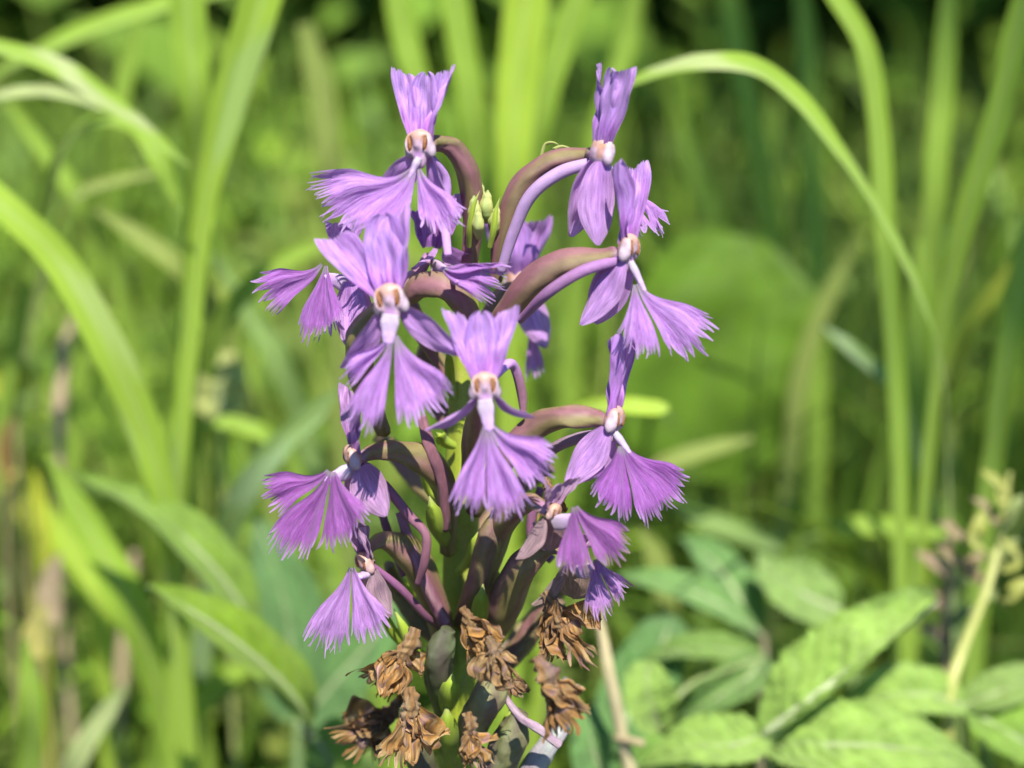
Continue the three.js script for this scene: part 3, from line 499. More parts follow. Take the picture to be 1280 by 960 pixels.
// column: white waxy body with two open anther cells
const columnGeo = (() => {
  const res = 56, half = 36, mc = new MarchingCubes(res, undefined, false, false, 60000);
  const ell = (x, y, z, cx, cy, cz, rx, ry, rz) => { const a = (x - cx) / rx, b = (y - cy) / ry, c = (z - cz) / rz, k = Math.sqrt(a * a + b * b + c * c); return (k - 1) * Math.min(rx, ry, rz); };
  const smin = (a, b, k) => { const h = clamp(0.5 + 0.5 * (b - a) / k, 0, 1); return lerp(b, a, h) - k * h * (1 - h); };
  const f = (x, y, z) => {
    let d = ell(x, y, z, 0, -2, -4, 17, 20, 13);
    d = smin(d, ell(x, y, z, 0, 12, 1, 15, 12, 12), 6);                                   // rounded top between the cells
    for (const s of [-1, 1]) {
      d = smin(d, ell(x, y, z, s * 14.5, 2, 4, 7, 15, 9), 5);                             // anther cells
      d = smin(d, ell(x, y, z, s * 19, -8, -1, 6, 10, 7), 4);                             // side lobes
    }
    d = smin(d, ell(x, y, z, 0, 2, 6, 6, 13, 7), 4);
    d = smin(d, ell(x, y, z, 0, -20, -1, 9, 14, 8), 6);
    for (const s of [-1, 1]) d = -smin(-d, ell(x, y, z, s * 12.5, 3, 14, 5, 12, 9), 2.5);  // slits
    d = -smin(-d, ell(x, y, z, 0, -12, 16, 7, 6, 7), 7);                                   // stigma hollow
    return d;
  };
  mc.isolation = 0;
  for (let k = 0; k < res; k++) for (let j = 0; j < res; j++) for (let i = 0; i < res; i++) {
    const c = (n) => ((n - res / 2) / (res / 2)) * half;
    mc.field[i + j * res + k * res * res] = -f(c(i), c(j), c(k));
  }
  mc.update();
  const n = mc.count, p = new Float32Array(mc.positionArray.slice(0, n * 3)), nm = new Float32Array(mc.normalArray.slice(0, n * 3)), col = new Float32Array(n * 3);
  for (let i = 0; i < n; i++) {
    for (let c = 0; c < 3; c++) p[i * 3 + c] *= half;
    const x = p[i * 3], y = p[i * 3 + 1], z = p[i * 3 + 2];
    let c = mix([0.40, 0.27, 0.35], [0.42, 0.24, 0.18], sst(y, 2, 12) * 0.9);
    c = mix(c, [0.30, 0.16, 0.32], sst(-y, 6, 11) * sst(9 - Math.abs(x), 0, 5) * sst(z, 0, 6));
    c = mix(c, [0.40, 0.32, 0.37], sst(Math.abs(x), 15, 20) * 0.7);
    c = mix(c, [0.34, 0.16, 0.07], 0.7 * sst(5.5 - Math.abs(Math.abs(x) - 12.5), 0, 3) * sst(13 - Math.abs(y - 3), 0, 4) * sst(12.5 - z, 0, 2));
    c = mul(c, 1 + 0.2 * noise(x * 0.2, y * 0.2, z * 0.2));
    col.set(c, i * 3);
  }
  const g = new THREE.BufferGeometry();
  g.setAttribute('position', new THREE.BufferAttribute(p, 3));
  g.setAttribute('color', new THREE.BufferAttribute(col, 3));
  const w = mergeVertices(g, 0.01); w.computeVertexNormals();
  return w;
})();
const polliniumGeo = (() => {
  const g = new THREE.SphereGeometry(1, 14, 12), p = g.attributes.position, c = [];
  for (let i = 0; i < p.count; i++) { const x = p.getX(i), y = p.getY(i), z = p.getZ(i), k = 1 + 0.25 * noise(x * 3, y * 3, z * 3); p.setXYZ(i, x * 3.0 * k, y * 9.5 * k, z * 4.2 * k); c.push(...mul([0.22, 0.085, 0.02], 1 + 0.7 * noise(x * 5, y * 5, z * 5))); }
  g.setAttribute('color', new THREE.Float32BufferAttribute(c, 3)); g.computeVertexNormals();
  return g;
})();
const E4 = (rx, ry, rz, x = 0, y = 0, z = 0) => new THREE.Matrix4().compose(V(x, y, z), new THREE.Quaternion().setFromEuler(new THREE.Euler(rx, ry, rz, 'YXZ')), V(1, 1, 1));
const E4z = (rz, ry, rx, x, y, z) => new THREE.Matrix4().makeTranslation(x, y, z).multiply(new THREE.Matrix4().makeRotationZ(rz)).multiply(new THREE.Matrix4().makeRotationY(ry)).multiply(new THREE.Matrix4().makeRotationX(rx));
const wedge = (v) => 0.34 + 0.66 * Math.pow(v, 0.8) * (1 - 0.5 * Math.pow(v, 7));
const oval = (v) => Math.pow(Math.sin(Math.PI * (0.06 + 0.925 * Math.pow(v, 0.9))), 0.75);
const strap = (v) => (0.42 + 0.58 * Math.sin(Math.PI * Math.min(0.62, v * 0.66 + 0.1))) * Math.sqrt(Math.max(0.03, 1 - Math.pow(v, 7) * 0.93));
let flowerSeed = 1;
function flower(o) {
  const pos = W(o.at[0], o.at[1], o.at[2]), s = (o.s ?? 1) * UZ(o.at[2]), seed = flowerSeed++;
  const f = partGroup(o.name ?? 'flower', orchid, pos, o.label);
  const M = new THREE.Matrix4().compose(pos, new THREE.Quaternion().setFromEuler(new THREE.Euler(rad(o.pitch ?? 0), rad(o.yaw ?? 0), rad(o.roll ?? 0), 'YXZ')), V(s, s, s));
  const place = (g, m) => { g.applyMatrix4(m); g.applyMatrix4(M); g.computeVertexNormals(); return g; };
  const fade = o.fade ?? 0, tan = [0.40, 0.27, 0.22], dk = o.dark ?? 0;
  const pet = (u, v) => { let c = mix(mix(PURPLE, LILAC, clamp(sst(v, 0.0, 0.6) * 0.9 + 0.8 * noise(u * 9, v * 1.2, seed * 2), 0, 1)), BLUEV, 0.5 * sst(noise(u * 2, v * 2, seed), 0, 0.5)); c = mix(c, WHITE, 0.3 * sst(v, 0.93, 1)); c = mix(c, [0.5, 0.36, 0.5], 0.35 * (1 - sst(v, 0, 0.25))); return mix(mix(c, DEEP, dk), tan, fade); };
  const petIn = (u, v) => mix(pet(u, v), BLUEV, 0.25);
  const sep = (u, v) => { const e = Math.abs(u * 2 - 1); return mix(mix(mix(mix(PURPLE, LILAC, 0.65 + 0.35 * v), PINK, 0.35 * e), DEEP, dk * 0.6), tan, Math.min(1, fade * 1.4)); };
  const h = { rz: 16, ry: 20, rx: -6, len: 88, w: 18, dlen: 80, dw: 21, ...(o.hood ?? {}) };
  if (!o.noHood) {
    part('dorsal_sepal', place(petalSheet({ len: h.dlen, w: h.dw, prof: strap, cup: 0.35, bend: rad(h.bend ?? 14), wave: 0.08, teeth: 0.05, notch: 0.05, seed: seed * 3, col: petIn }), E4z(0, 0, rad(h.rx - 4), 0, 8, -9)), petalMat, f);
    for (const k of [-1, 1]) {
      const len = h.len * (h.lenLR ? h.lenLR[k < 0 ? 0 : 1] : 1), rz = rad(-k * (h.rzLR ? h.rzLR[k < 0 ? 0 : 1] : h.rz));
      part('petal', place(petalSheet({ len, w: h.w, prof: wedge, cup: 0.3, bend: rad((h.bend ?? 14) - 14), teeth: 0.08, notch: 0, seed: seed * 3 + k + 1, wave: 0.12, slant: 0.08 * k, ruffle: 0.8, col: pet }), E4z(rz, rad(-k * h.ry), rad(h.rx), k * 9, 6, -5)), petalMat, f);
    }
  }
  const sp = { rz: 48, ry: 66, len: 80, w: 20, bend: -18, rx: 0, ...(o.sep ?? {}) };
  for (const k of [-1, 1]) {
    if (o.skipSep === k) continue;
    const len = sp.len * (sp.lenLR ? sp.lenLR[k < 0 ? 0 : 1] : 1), rz = rad(180 - (sp.rzLR ? sp.rzLR[k < 0 ? 0 : 1] : sp.rz)) * -k, ry = rad(k * (sp.ryLR ? sp.ryLR[k < 0 ? 0 : 1] : sp.ry));
    part('lateral_sepal', place(petalSheet({ len, w: sp.w, prof: oval, cup: 0.25, bend: rad(sp.bend), seed: seed * 5 + k, wave: 0.06, col: sep }), E4z(rz, ry, rad(sp.rx), 0, 0, 0).premultiply(new THREE.Matrix4().makeTranslation(k * 11, -10, -7).multiply(new THREE.Matrix4().makeRotationX(rad(sp.back ?? 0))))), petalMat, f);
  }
  if (!o.noColumn) {
    const cs = (o.cs ?? 1) * 0.82, cm = columnGeo.clone(), pc = cm.attributes.color;
    if (fade) for (let i = 0; i < pc.count; i++) pc.setXYZ(i, ...mix([pc.getX(i), pc.getY(i), pc.getZ(i)], [0.42, 0.25, 0.15], fade));
    part('column', place(cm, new THREE.Matrix4().makeScale(cs, cs, cs)), columnMat, f);
    for (const k of [-1, 1]) part('pollinium', place(polliniumGeo.clone(), new THREE.Matrix4().makeScale(cs, cs, cs).multiply(E4z(rad(-k * 7), 0, rad(-6), k * 12.5, 2.6, 8.4))), columnMat, f);
  }
  if (o.lip) {
    const l = o.lip, apex = W(l.at[0], l.at[1], l.at[2] ?? o.at[2] + 0.001), ls = (l.s ?? 1) * UZ(l.at[2] ?? o.at[2]);
    const LM = new THREE.Matrix4().compose(apex, new THREE.Quaternion().setFromEuler(new THREE.Euler(0, rad(l.yaw ?? 0), rad(l.roll ?? 0), 'YXZ')), V(ls, ls, ls));
    const lc = (u, q, vein) => {
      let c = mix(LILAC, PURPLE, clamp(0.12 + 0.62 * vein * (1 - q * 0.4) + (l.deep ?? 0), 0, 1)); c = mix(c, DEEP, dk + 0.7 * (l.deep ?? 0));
      c = mix(c, WHITE, 0.9 * (1 - sst(q, 0.04, (l.white ?? 0.32) * 0.75))); c = mix(c, [0.62, 0.46, 0.74], 0.6 * sst(q, 0.84, 1));
      return mix(c, tan, fade * 0.25 + (l.brownTip ?? 0) * sst(q + 0.25 * noise(u * 9, seed), 0.88, 1.02));
    };
    l.lobes.forEach(([a0, a1, L0, L1, x = {}], i) => {
      const N = Math.max(3, Math.round(rad(a1 - a0) * (L0 + L1) / 2 / (x.tooth ?? 6.2)));
      const g = lobeSheet({ a0, a1, L0, L1, N, droop: x.droop ?? l.droop ?? 72, curl: x.curl ?? l.curl ?? 14, cup: x.cup ?? l.cup ?? 0.15, off: x.off ?? (i % 2 ? 3 : 0), seed: seed * 7 + i, fringe: x.fringe ?? l.fringe ?? 0.18, col: lc });
      g.applyMatrix4(LM); g.computeVertexNormals();
      part('lip_lobe', g, petalMat, f);
    });
    // claw from the foot of the column to the fan
    const a = V(0, -15, 3).applyMatrix4(M), mid = l.lobes[Math.floor(l.lobes.length / 2)], b = V(Math.sin(rad((mid[0] + mid[1]) / 2)) * 24, -22, 5).applyMatrix4(LM);
    part('claw', tube([[a, 9 * s], [a.clone().lerp(b, 0.25), 10.5 * s], [a.clone().lerp(b, 0.6), 8 * s], [a.clone().lerp(b, 0.85), 6 * s], [b, 1.5 * s]], { nr: 16, ns: 22, flat: 0.5, ribs: 3, ribAmp: 0.08, col: (t, q) => mul(mix(mul(WHITE, 0.9), mix(LILAC, WHITE, 0.3), sst(t, 0.1, 0.8)), 0.9 + 0.2 * noise(t * 3, Math.cos(q) * 3, Math.sin(q) * 3)) }), columnMat, f);
  }
  if (o.ovary) part('ovary', tube([...o.ovary.map(([x, y, z, r]) => [W(x, y, z), r * 1.04 * U]), [V(0, -4, -9).applyMatrix4(M), 6.5 * s]], { nr: 30, ns: 56, ribs: 3, ribAmp: 0.09, twist: 1.6, rough: 0.12, seed, col: (t, a) => { const st = o.green ?? 0.35; return mul(mix(mix(BROWNP, OLIVE, clamp(st + 0.5 * noise(t * 4, Math.cos(a), seed) + 0.4 * Math.cos(3 * (a + 1.6 * t) + 1), 0, 1)), LILAC, 0.35 * sst(t, 0.82, 1)), 1 + 0.25 * noise(t * 22, Math.cos(a) * 3, Math.sin(a) * 3)); } }), ovaryMat, f);
  if (o.spur) part('spur', tube(o.spur.map(([x, y, z, r]) => [W(x, y, z), r * U]), { nr: 12, ns: 40, seed, col: (t, a) => mul(mix(o.spurCol ?? LILAC, BROWNP, (o.spurBrown ?? 0.4) * sst(t, 0.1, 0.6)), 1 + 0.2 * noise(t * 14, a, seed)) }), ovaryMat, f);
  return f;
}
// --- open flowers, from the top down
flower({ label: 'top left flower with its lip spread wide to the left', at: [525, 182, 0.014], yaw: -24, pitch: -8, roll: 4, hood: { rz: 10, ry: 28, rx: -10, len: 92, dlen: 84, w: 19 },
  sep: { rzLR: [40, 10], len: 74, ryLR: [50, 40] },
  lip: { at: [522, 202], yaw: -8, droop: 62, curl: 16, lobes: [[-84, -46, 140, 138, { droop: 80 }], [-46, -4, 128, 98], [4, 46, 84, 96]] },
  ovary: [[588, 330, -0.002, 10], [592, 270, 0, 13], [584, 215, 0.003, 13], [562, 182, 0.006, 12], [540, 180, 0.009, 11]], spur: [[540, 198, 0.008, 5], [556, 225, 0.004, 7], [556, 275, 0.004, 6], [560, 320, 0.006, 5]], spurBrown: 0.1 });
flower({ label: 'top right flower seen from the side, facing right', at: [752, 190, 0.012], yaw: 122, pitch: 2, roll: 4, hood: { rz: 13, ry: 26, rx: 8, len: 98, dlen: 94, w: 21, dw: 22, bend: 8 },
  sep: { rzLR: [4, 4], ryLR: [84, 84], len: 100, w: 26, rx: -4, bend: -6, back: 4 },
  lip: { at: [772, 226, 0.006], yaw: 62, droop: 40, curl: 30, lobes: [[-30, 0, 76, 86], [0, 34, 86, 78]], s: 1 },
  ovary: [[620, 350, -0.002, 8], [632, 290, 0, 13], [652, 235, 0.002, 15], [690, 203, 0.004, 13], [738, 196, 0.006, 11]], spur: [[742, 203, 0.009, 7], [700, 216, 0.009, 8], [664, 244, 0.008, 8], [642, 290, 0.006, 7], [626, 340, 0.004, 6]], spurBrown: 0, spurCol: [0.5, 0.32, 0.58] });
flower({ label: 'right flower facing right with a wide comb-like lip', at: [786, 312, 0.018], yaw: 62, pitch: 0, roll: -6, hood: { rz: 8, ry: 52, rx: 2, len: 102, dlen: 88, w: 22, bend: -2 },
  sep: { rzLR: [6, 6], ryLR: [66, 80], len: 96, w: 26, rx: 4, bend: -8, back: 26 },
  lip: { at: [792, 346, 0.02], yaw: 14, droop: 66, curl: 16, lobes: [[-22, 17, 80, 116], [20, 60, 122, 126]] },
  ovary: [[600, 440, 0, 8], [636, 388, 0.008, 13], [672, 348, 0.012, 18], [712, 328, 0.015, 16], [762, 322, 0.017, 11]], spur: [[772, 326, 0.018, 6], [730, 338, 0.02, 7], [690, 362, 0.019, 7], [650, 400, 0.012, 5]], spurBrown: 0.25, spurCol: [0.38, 0.18, 0.42] });
flower({ label: 'flower half hidden left of the centre, facing the viewer, its hood broad', s: 1.12, at: [488, 376, 0.03], yaw: -14, pitch: -10, roll: 10, hood: { rz: 22, ry: 20, rx: -8, len: 96, dlen: 92, dw: 26, w: 25, rzLR: [34, 2] },
  sep: { rzLR: [40, 40], ryLR: [60, 28], len: 84, w: 18 },
  lip: { at: [493, 410], yaw: -4, droop: 70, curl: 16, lobes: [[-56, -32, 82, 96], [-30, -5, 138, 138], [2, 48, 132, 112]], white: 0.4 },
  ovary: [[480, 540, 0.006, 9], [452, 470, 0.012, 15], [450, 420, 0.018, 16], [470, 392, 0.022, 11]], green: 0.7 });
flower({ label: 'leftmost flower turned away to the left, behind its neighbour', at: [436, 340, 0.004], yaw: -118, pitch: 4, noHood: false, noColumn: true, hood: { rz: 14, ry: 26, rx: -2, len: 60, dlen: 60, w: 18 },
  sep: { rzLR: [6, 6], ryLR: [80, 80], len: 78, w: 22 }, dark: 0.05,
  lip: { at: [408, 322, 0.008], yaw: -16, droop: 78, curl: 12, lobes: [[-76, -38, 104, 102, { tooth: 5.5 }], [-24, 20, 110, 86]], deep: 0.3, white: 0.25 },
  ovary: [[560, 470, -0.006, 8], [520, 400, -0.006, 13], [490, 350, -0.004, 13], [450, 336, 0, 10]] });
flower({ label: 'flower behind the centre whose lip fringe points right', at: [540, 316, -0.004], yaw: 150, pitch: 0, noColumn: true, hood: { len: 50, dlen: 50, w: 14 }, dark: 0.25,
  sep: { len: 50 }, lip: { at: [548, 330, 0.02], yaw: 8, droop: 80, curl: 4, lobes: [[46, 84, 80, 88, { tooth: 5, droop: 92, curl: -4 }], [84, 124, 88, 80, { tooth: 5, droop: 88, curl: 6 }]], white: 0.02, fringe: 0.3, roll: 0 },
  ovary: [[588, 450, 0.004, 9], [588, 400, 0.012, 13], [560, 362, 0.014, 15], [528, 358, 0.012, 14], [510, 372, 0.008, 10]] });
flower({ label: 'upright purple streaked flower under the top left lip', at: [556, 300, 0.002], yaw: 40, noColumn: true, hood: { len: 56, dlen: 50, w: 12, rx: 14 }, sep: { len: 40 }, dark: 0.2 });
flower({ label: 'flower at the back, seen from behind between the two right ovaries', at: [648, 352, -0.022], yaw: 168, pitch: -4, hood: { rz: 16, len: 82, dlen: 76 }, sep: { rzLR: [16, 16], len: 74, ry: 30 },
  lip: { at: [662, 395, -0.022], yaw: 14, droop: 84, curl: 6, lobes: [[-6, 16, 82, 80]], white: 0.2 }, ovary: [[590, 470, -0.008, 8], [610, 400, -0.01, 11], [632, 362, -0.016, 9]] });
flower({ label: 'central flower facing the viewer with a three-lobed hood', at: [606, 484, 0.034], yaw: 3, pitch: -12, roll: 2, hood: { rz: 15, ry: 22, rx: -5, len: 98, dlen: 90, w: 19, dw: 22 },
  sep: { rz: 44, ry: 72, len: 78, lenLR: [1, 0.78], w: 16, bend: -30 },
  lip: { at: [607, 519], yaw: 4, droop: 76, curl: 10, lobes: [[-25, -1, 128, 130], [0, 26, 134, 136], [28, 68, 124, 100]], white: 0.42 },
  ovary: [[586, 600, 0.006, 9], [592, 540, 0.018, 12], [602, 500, 0.026, 9]], spur: [[618, 470, 0.024, 5], [640, 455, 0.018, 6], [652, 490, 0.016, 6], [654, 516, 0.016, 4]], spurBrown: 0.9 });
flower({ label: 'right middle flower facing right with a narrow folded hood', at: [768, 526, 0.02], yaw: 66, pitch: 4, roll: -10, hood: { rz: 4, ry: 56, rx: 4, len: 104, dlen: 80, w: 17, dw: 14, bend: -4 }, dark: 0.06,
  sep: { rzLR: [6, 6], ryLR: [74, 80], len: 88, w: 24, bend: -6, back: 24 },
  lip: { at: [776, 548, 0.022], yaw: 16, droop: 72, curl: 14, lobes: [[-42, 6, 72, 118], [6, 60, 118, 110]], deep: 0.4, white: 0.22 },
  ovary: [[592, 640, 0.006, 9], [636, 566, 0.012, 14], [672, 532, 0.014, 16], [710, 522, 0.018, 15], [750, 524, 0.019, 10]], green: 0.5, spur: [[758, 540, 0.016, 5], [722, 548, 0.012, 7], [690, 562, 0.008, 7], [656, 596, 0.004, 6], [640, 640, 0.002, 4]], spurCol: [0.4, 0.28, 0.4], spurBrown: 0.5 });
flower({ label: 'left flower with dark hood and three drooping lip lobes', at: [440, 572, 0.022], yaw: -66, pitch: 6, roll: 0, cs: 0.9, fade: 0.25, hood: { rz: 8, ry: 50, rx: 2, len: 84, dlen: 60, w: 12, dw: 12, bend: -10 }, dark: 0.18,
  sep: { rzLR: [4, 6], ryLR: [80, 76], len: 72, w: 26, back: 14 },
  lip: { at: [416, 580, 0.024], yaw: -14, droop: 74, curl: 12, lobes: [[-78, -42, 106, 102], [-42, -7, 140, 124], [-7, 46, 124, 80]], deep: 0.45, white: 0.12 },
  ovary: [[560, 690, 0.002, 9], [558, 620, 0.008, 14], [530, 575, 0.014, 19], [492, 562, 0.018, 13], [462, 566, 0.02, 9]], green: 0.7, spur: [[450, 580, 0.02, 4], [480, 606, 0.018, 6], [512, 645, 0.018, 6], [532, 668, 0.02, 5.5], [531, 700, 0.02, 5.5], [522, 730, 0.018, 4]], spurCol: [0.22, 0.08, 0.16], spurBrown: 0.6 });
flower({ label: 'lowest left flower, withering pink behind a lilac lip', at: [456, 704, 0.018], yaw: -50, pitch: 10, cs: 0.8, fade: 0.55, hood: { rz: 6, ry: 60, rx: 4, len: 50, dlen: 44, w: 16 },
  sep: { rzLR: [6, 4], ryLR: [80, 70], len: 66, w: 24 },
  lip: { at: [440, 700, 0.022], yaw: -6, droop: 76, curl: 10, lobes: [[-34, -1, 128, 120], [2, 36, 112, 100, { tooth: 6 }]], white: 0.12 },
  ovary: [[560, 830, 0, 9], [548, 770, 0.004, 16], [510, 690, 0.01, 20], [478, 674, 0.014, 14], [460, 690, 0.016, 8]], green: 0.6, spur: [[458, 700, 0.017, 3], [500, 735, 0.016, 5], [530, 768, 0.012, 5], [548, 784, 0.006, 4]], spurCol: [0.24, 0.08, 0.2], spurBrown: 0.5 });
flower({ label: 'lower right flower with a purple lip browning at its edge', at: [692, 640, 0.028], yaw: 50, pitch: 14, cs: 0.6, fade: 0.6, hood: { len: 44, dlen: 36, w: 12, dw: 11, rz: 26, bend: 50 }, sep: { len: 62, w: 24, rzLR: [24, 4], ryLR: [60, 50] },
  lip: { at: [716, 624, 0.032], yaw: 16, droop: 74, curl: 12, lobes: [[-22, 14, 96, 102], [17, 60, 104, 98]], deep: 0.5, white: 0.14, brownTip: 0.7 }, dark: 0.1,
  ovary: [[594, 770, 0.002, 9], [612, 700, 0.008, 16], [634, 645, 0.018, 16], [668, 628, 0.026, 10]], green: 0.5, spur: [[690, 700, 0.006, 6], [668, 680, 0.004, 7], [664, 650, 0.004, 6], [676, 610, 0.004, 5]], spurCol: [0.24, 0.08, 0.24] });
flower({ label: 'lowest right flower with a small folded violet lip', at: [720, 700, 0.022], yaw: 40, pitch: 14, cs: 0.5, fade: 0.7, hood: { len: 46, dlen: 40, w: 14, dw: 12, rz: 30, bend: 70 }, sep: { len: 66, w: 26, rzLR: [30, 6], ryLR: [50, 50] },
  lip: { at: [742, 690, 0.026], yaw: 20, droop: 80, curl: 8, lobes: [[-16, 18, 84, 92], [19, 46, 84, 70]], white: 0.05, brownTip: 0.8 },
  ovary: [[616, 800, 0.004, 12], [634, 752, 0.012, 21], [656, 706, 0.018, 18], [686, 684, 0.02, 11], [712, 690, 0.02, 8]], green: 0.55 });

// --- buds and bracts
function bract(name, pts, w, col, o = {}) {
  const q = pts.map(([x, y, z]) => W(x, y, z)), curve = new THREE.CatmullRomCurve3(q, false, 'centripetal'), F = V(...(o.face ?? [0, 0.3, 1])).normalize();
  const g = sheet(12, 26, (u, v) => {
    const p = curve.getPoint(v), T = curve.getTangent(v), S = V().crossVectors(T, F).normalize(), N = V().crossVectors(S, T), s = u * 2 - 1, hw = w * U * Math.max(0.03, (1 - Math.pow(v, 2.4)) * (0.65 + 0.35 * Math.sin(v * 3.1)));
    return p.addScaledVector(S, s * hw * 0.9).addScaledVector(N, -s * s * hw * 0.8);
  }, (u, v) => mul(mix(col, [0.5, 0.5, 0.22], 0.5 * sst(v, 0.7, 1)), 1 + 0.25 * noise(u * 12, v * 3, w)), [1, 3]);
  return part(name, g, bractMat, orchid);
}
const BG = [0.27, 0.37, 0.03], BY = [0.46, 0.48, 0.14];
const buds = [[594, 266, 0.004, 8, 36], [608, 258, 0.002, 8, 34], [601, 248, -0.004, 7, 34], [585, 256, -0.004, 8, 40], [618, 276, 0.002, 7, 32], [598, 280, 0.006, 7, 30]];
buds.forEach(([x, y, z, w, L], i) => {
  const b = W(x, y + L * 0.6, z * 0.5), m = W(x, y, z), e = W(x + (x - 600) * 0.25, y - L * 0.6, z);
  part('bud', tube([[b, 3 * U], [m.clone().lerp(b, 0.4), w * U], [m, w * 1.05 * U], [m.clone().lerp(e, 0.6), w * 0.7 * U], [e, 1.2 * U]], { nr: 14, ns: 24, ribs: 5, ribAmp: 0.09, col: (t, a) => mul(mix(BY, i === 3 ? [0.5, 0.36, 0.5] : [0.36, 0.45, 0.14], 0.5 + 0.5 * Math.cos(a * 3 + t * 4)), 1 + 0.2 * noise(t * 9, a, i)) }), stemMat, orchid);
});
bract('bract', [[586, 310, 0.004], [587, 285, 0.006], [592, 256, 0.006], [600, 238, 0.004]], 5, BG);
bract('bract', [[612, 310, 0.004], [617, 285, 0.005], [620, 262, 0.004], [625, 246, 0.002]], 5, BG);
bract('bract', [[690, 202, -0.004], [690, 190, -0.004], [702, 183, -0.003], [716, 186, -0.002]], 4, BY);
bract('bract', [[676, 196, -0.004], [682, 180, -0.004], [692, 178, -0.003], [700, 182, -0.002]], 2.5, BY);
bract('bract', [[646, 270, 0.004], [649, 258, 0.006], [649, 250, 0.007]], 4, BY);
const bracts = [[560, 690, 536, 618, 0.012, 15], [592, 800, 604, 728, 0.014, 14], [600, 760, 622, 700, 0.006, 12], [552, 900, 566, 840, 0.018, 16], [560, 960, 558, 880, 0.016, 18], [540, 830, 462, 740, 0.008, 10], [556, 860, 492, 760, 0.012, 12], [570, 560, 545, 540, 0.004, 10], [520, 960, 560, 900, 0.012, 14], [620, 960, 640, 880, 0.012, 14], [572, 720, 600, 660, 0.012, 10], [548, 760, 500, 690, 0.004, 9], [566, 500, 560, 430, 0.0, 8], [590, 700, 640, 640, 0.004, 10], [566, 640, 520, 570, 0.0, 10], [566, 780, 500, 720, -0.006, 11], [590, 820, 652, 760, -0.004, 11], [584, 600, 626, 560, 0.0, 9]];
bracts.forEach(([x0, y0, x1, y1, z, w], i) => bract('bract', [[x0, y0, 0.001], [lerp(x0, x1, 0.35) + (x1 - x0) * 0.25, lerp(y0, y1, 0.35), z], [lerp(x0, x1, 0.75) + (x1 - x0) * 0.1, lerp(y0, y1, 0.75), z + 0.002], [x1, y1, z]], w, mul(BG, 0.85 + 0.1 * (i % 4)), { face: [(x1 - x0) * 0.004, 0.2, 1] }));

// --- spurs and ovaries of the lower, older flowers
const OV = (pts, o = {}) => part(o.name ?? 'ovary', tube(pts.map(([x, y, z, r]) => [W(x, y, z), r * U]), { nr: 30, ns: 48, ribs: 3, ribAmp: 0.09, twist: 1.6, rough: 0.14, seed: o.seed ?? 1, col: (t, a) => mul(mix(o.c0 ?? BROWNP, o.c1 ?? OLIVE, clamp(0.5 + 0.6 * noise(t * 4, Math.cos(a), o.seed ?? 1) + 0.25 * Math.cos(3 * a + 6 * t), 0, 1)), 1 + 0.25 * noise(t * 20, Math.cos(a) * 3, Math.sin(a) * 3)) }), ovaryMat, orchid);
OV([[556, 900, 0.004, 10], [548, 850, 0.014, 17], [550, 810, 0.018, 17], [560, 786, 0.018, 9]], { c0: [0.1, 0.08, 0.06], c1: [0.1, 0.13, 0.05] });
OV([[584, 940, 0.004, 12], [596, 900, 0.016, 20], [612, 868, 0.02, 20], [626, 836, 0.02, 10]], { c0: [0.2, 0.13, 0.11], c1: [0.3, 0.3, 0.12], seed: 2 });
OV([[610, 1000, 0.01, 14], [626, 950, 0.018, 22], [640, 920, 0.02, 20], [650, 890, 0.02, 10]], { c0: [0.14, 0.08, 0.09], c1: [0.2, 0.24, 0.07], seed: 3 });
OV([[552, 1000, 0.006, 12], [524, 950, 0.014, 18], [512, 910, 0.016, 14], [506, 880, 0.018, 8]], { c0: [0.1, 0.08, 0.06], c1: [0.14, 0.16, 0.05], seed: 4 });
OV([[604, 860, -0.006, 9], [650, 810, -0.004, 14], [680, 770, -0.002, 14], [700, 752, 0, 8]], { seed: 5 });
OV([[640, 1000, 0.008, 12], [672, 952, 0.016, 15], [698, 914, 0.016, 12], [708, 888, 0.008, 8], [706, 850, -0.008, 4]], { c0: [0.45, 0.36, 0.42], c1: [0.36, 0.4, 0.36], seed: 6 });
OV([[618, 850, 0.012, 3], [650, 896, 0.022, 5], [672, 910, 0.024, 5.5], [700, 932, 0.024, 5]], { name: 'spur', c0: [0.42, 0.28, 0.38], c1: [0.45, 0.33, 0.38], seed: 7 });
OV([[500, 640, 0.01, 6], [516, 690, 0.012, 6], [536, 740, 0.012, 7], [556, 778, 0.01, 8]], { name: 'spur', c0: [0.26, 0.1, 0.16], c1: [0.3, 0.16, 0.18], seed: 9 });
OV([[527, 520, 0.014, 6], [538, 560, 0.016, 7], [552, 600, 0.014, 8], [556, 660, 0.01, 8]], { name: 'spur', c0: [0.24, 0.09, 0.12], c1: [0.22, 0.1, 0.13], seed: 10 });
OV([[470, 620, 0.004, 5], [490, 680, 0.006, 5], [506, 720, 0.008, 5]], { name: 'spur', c0: [0.24, 0.09, 0.16], c1: [0.24, 0.1, 0.13], seed: 11 });

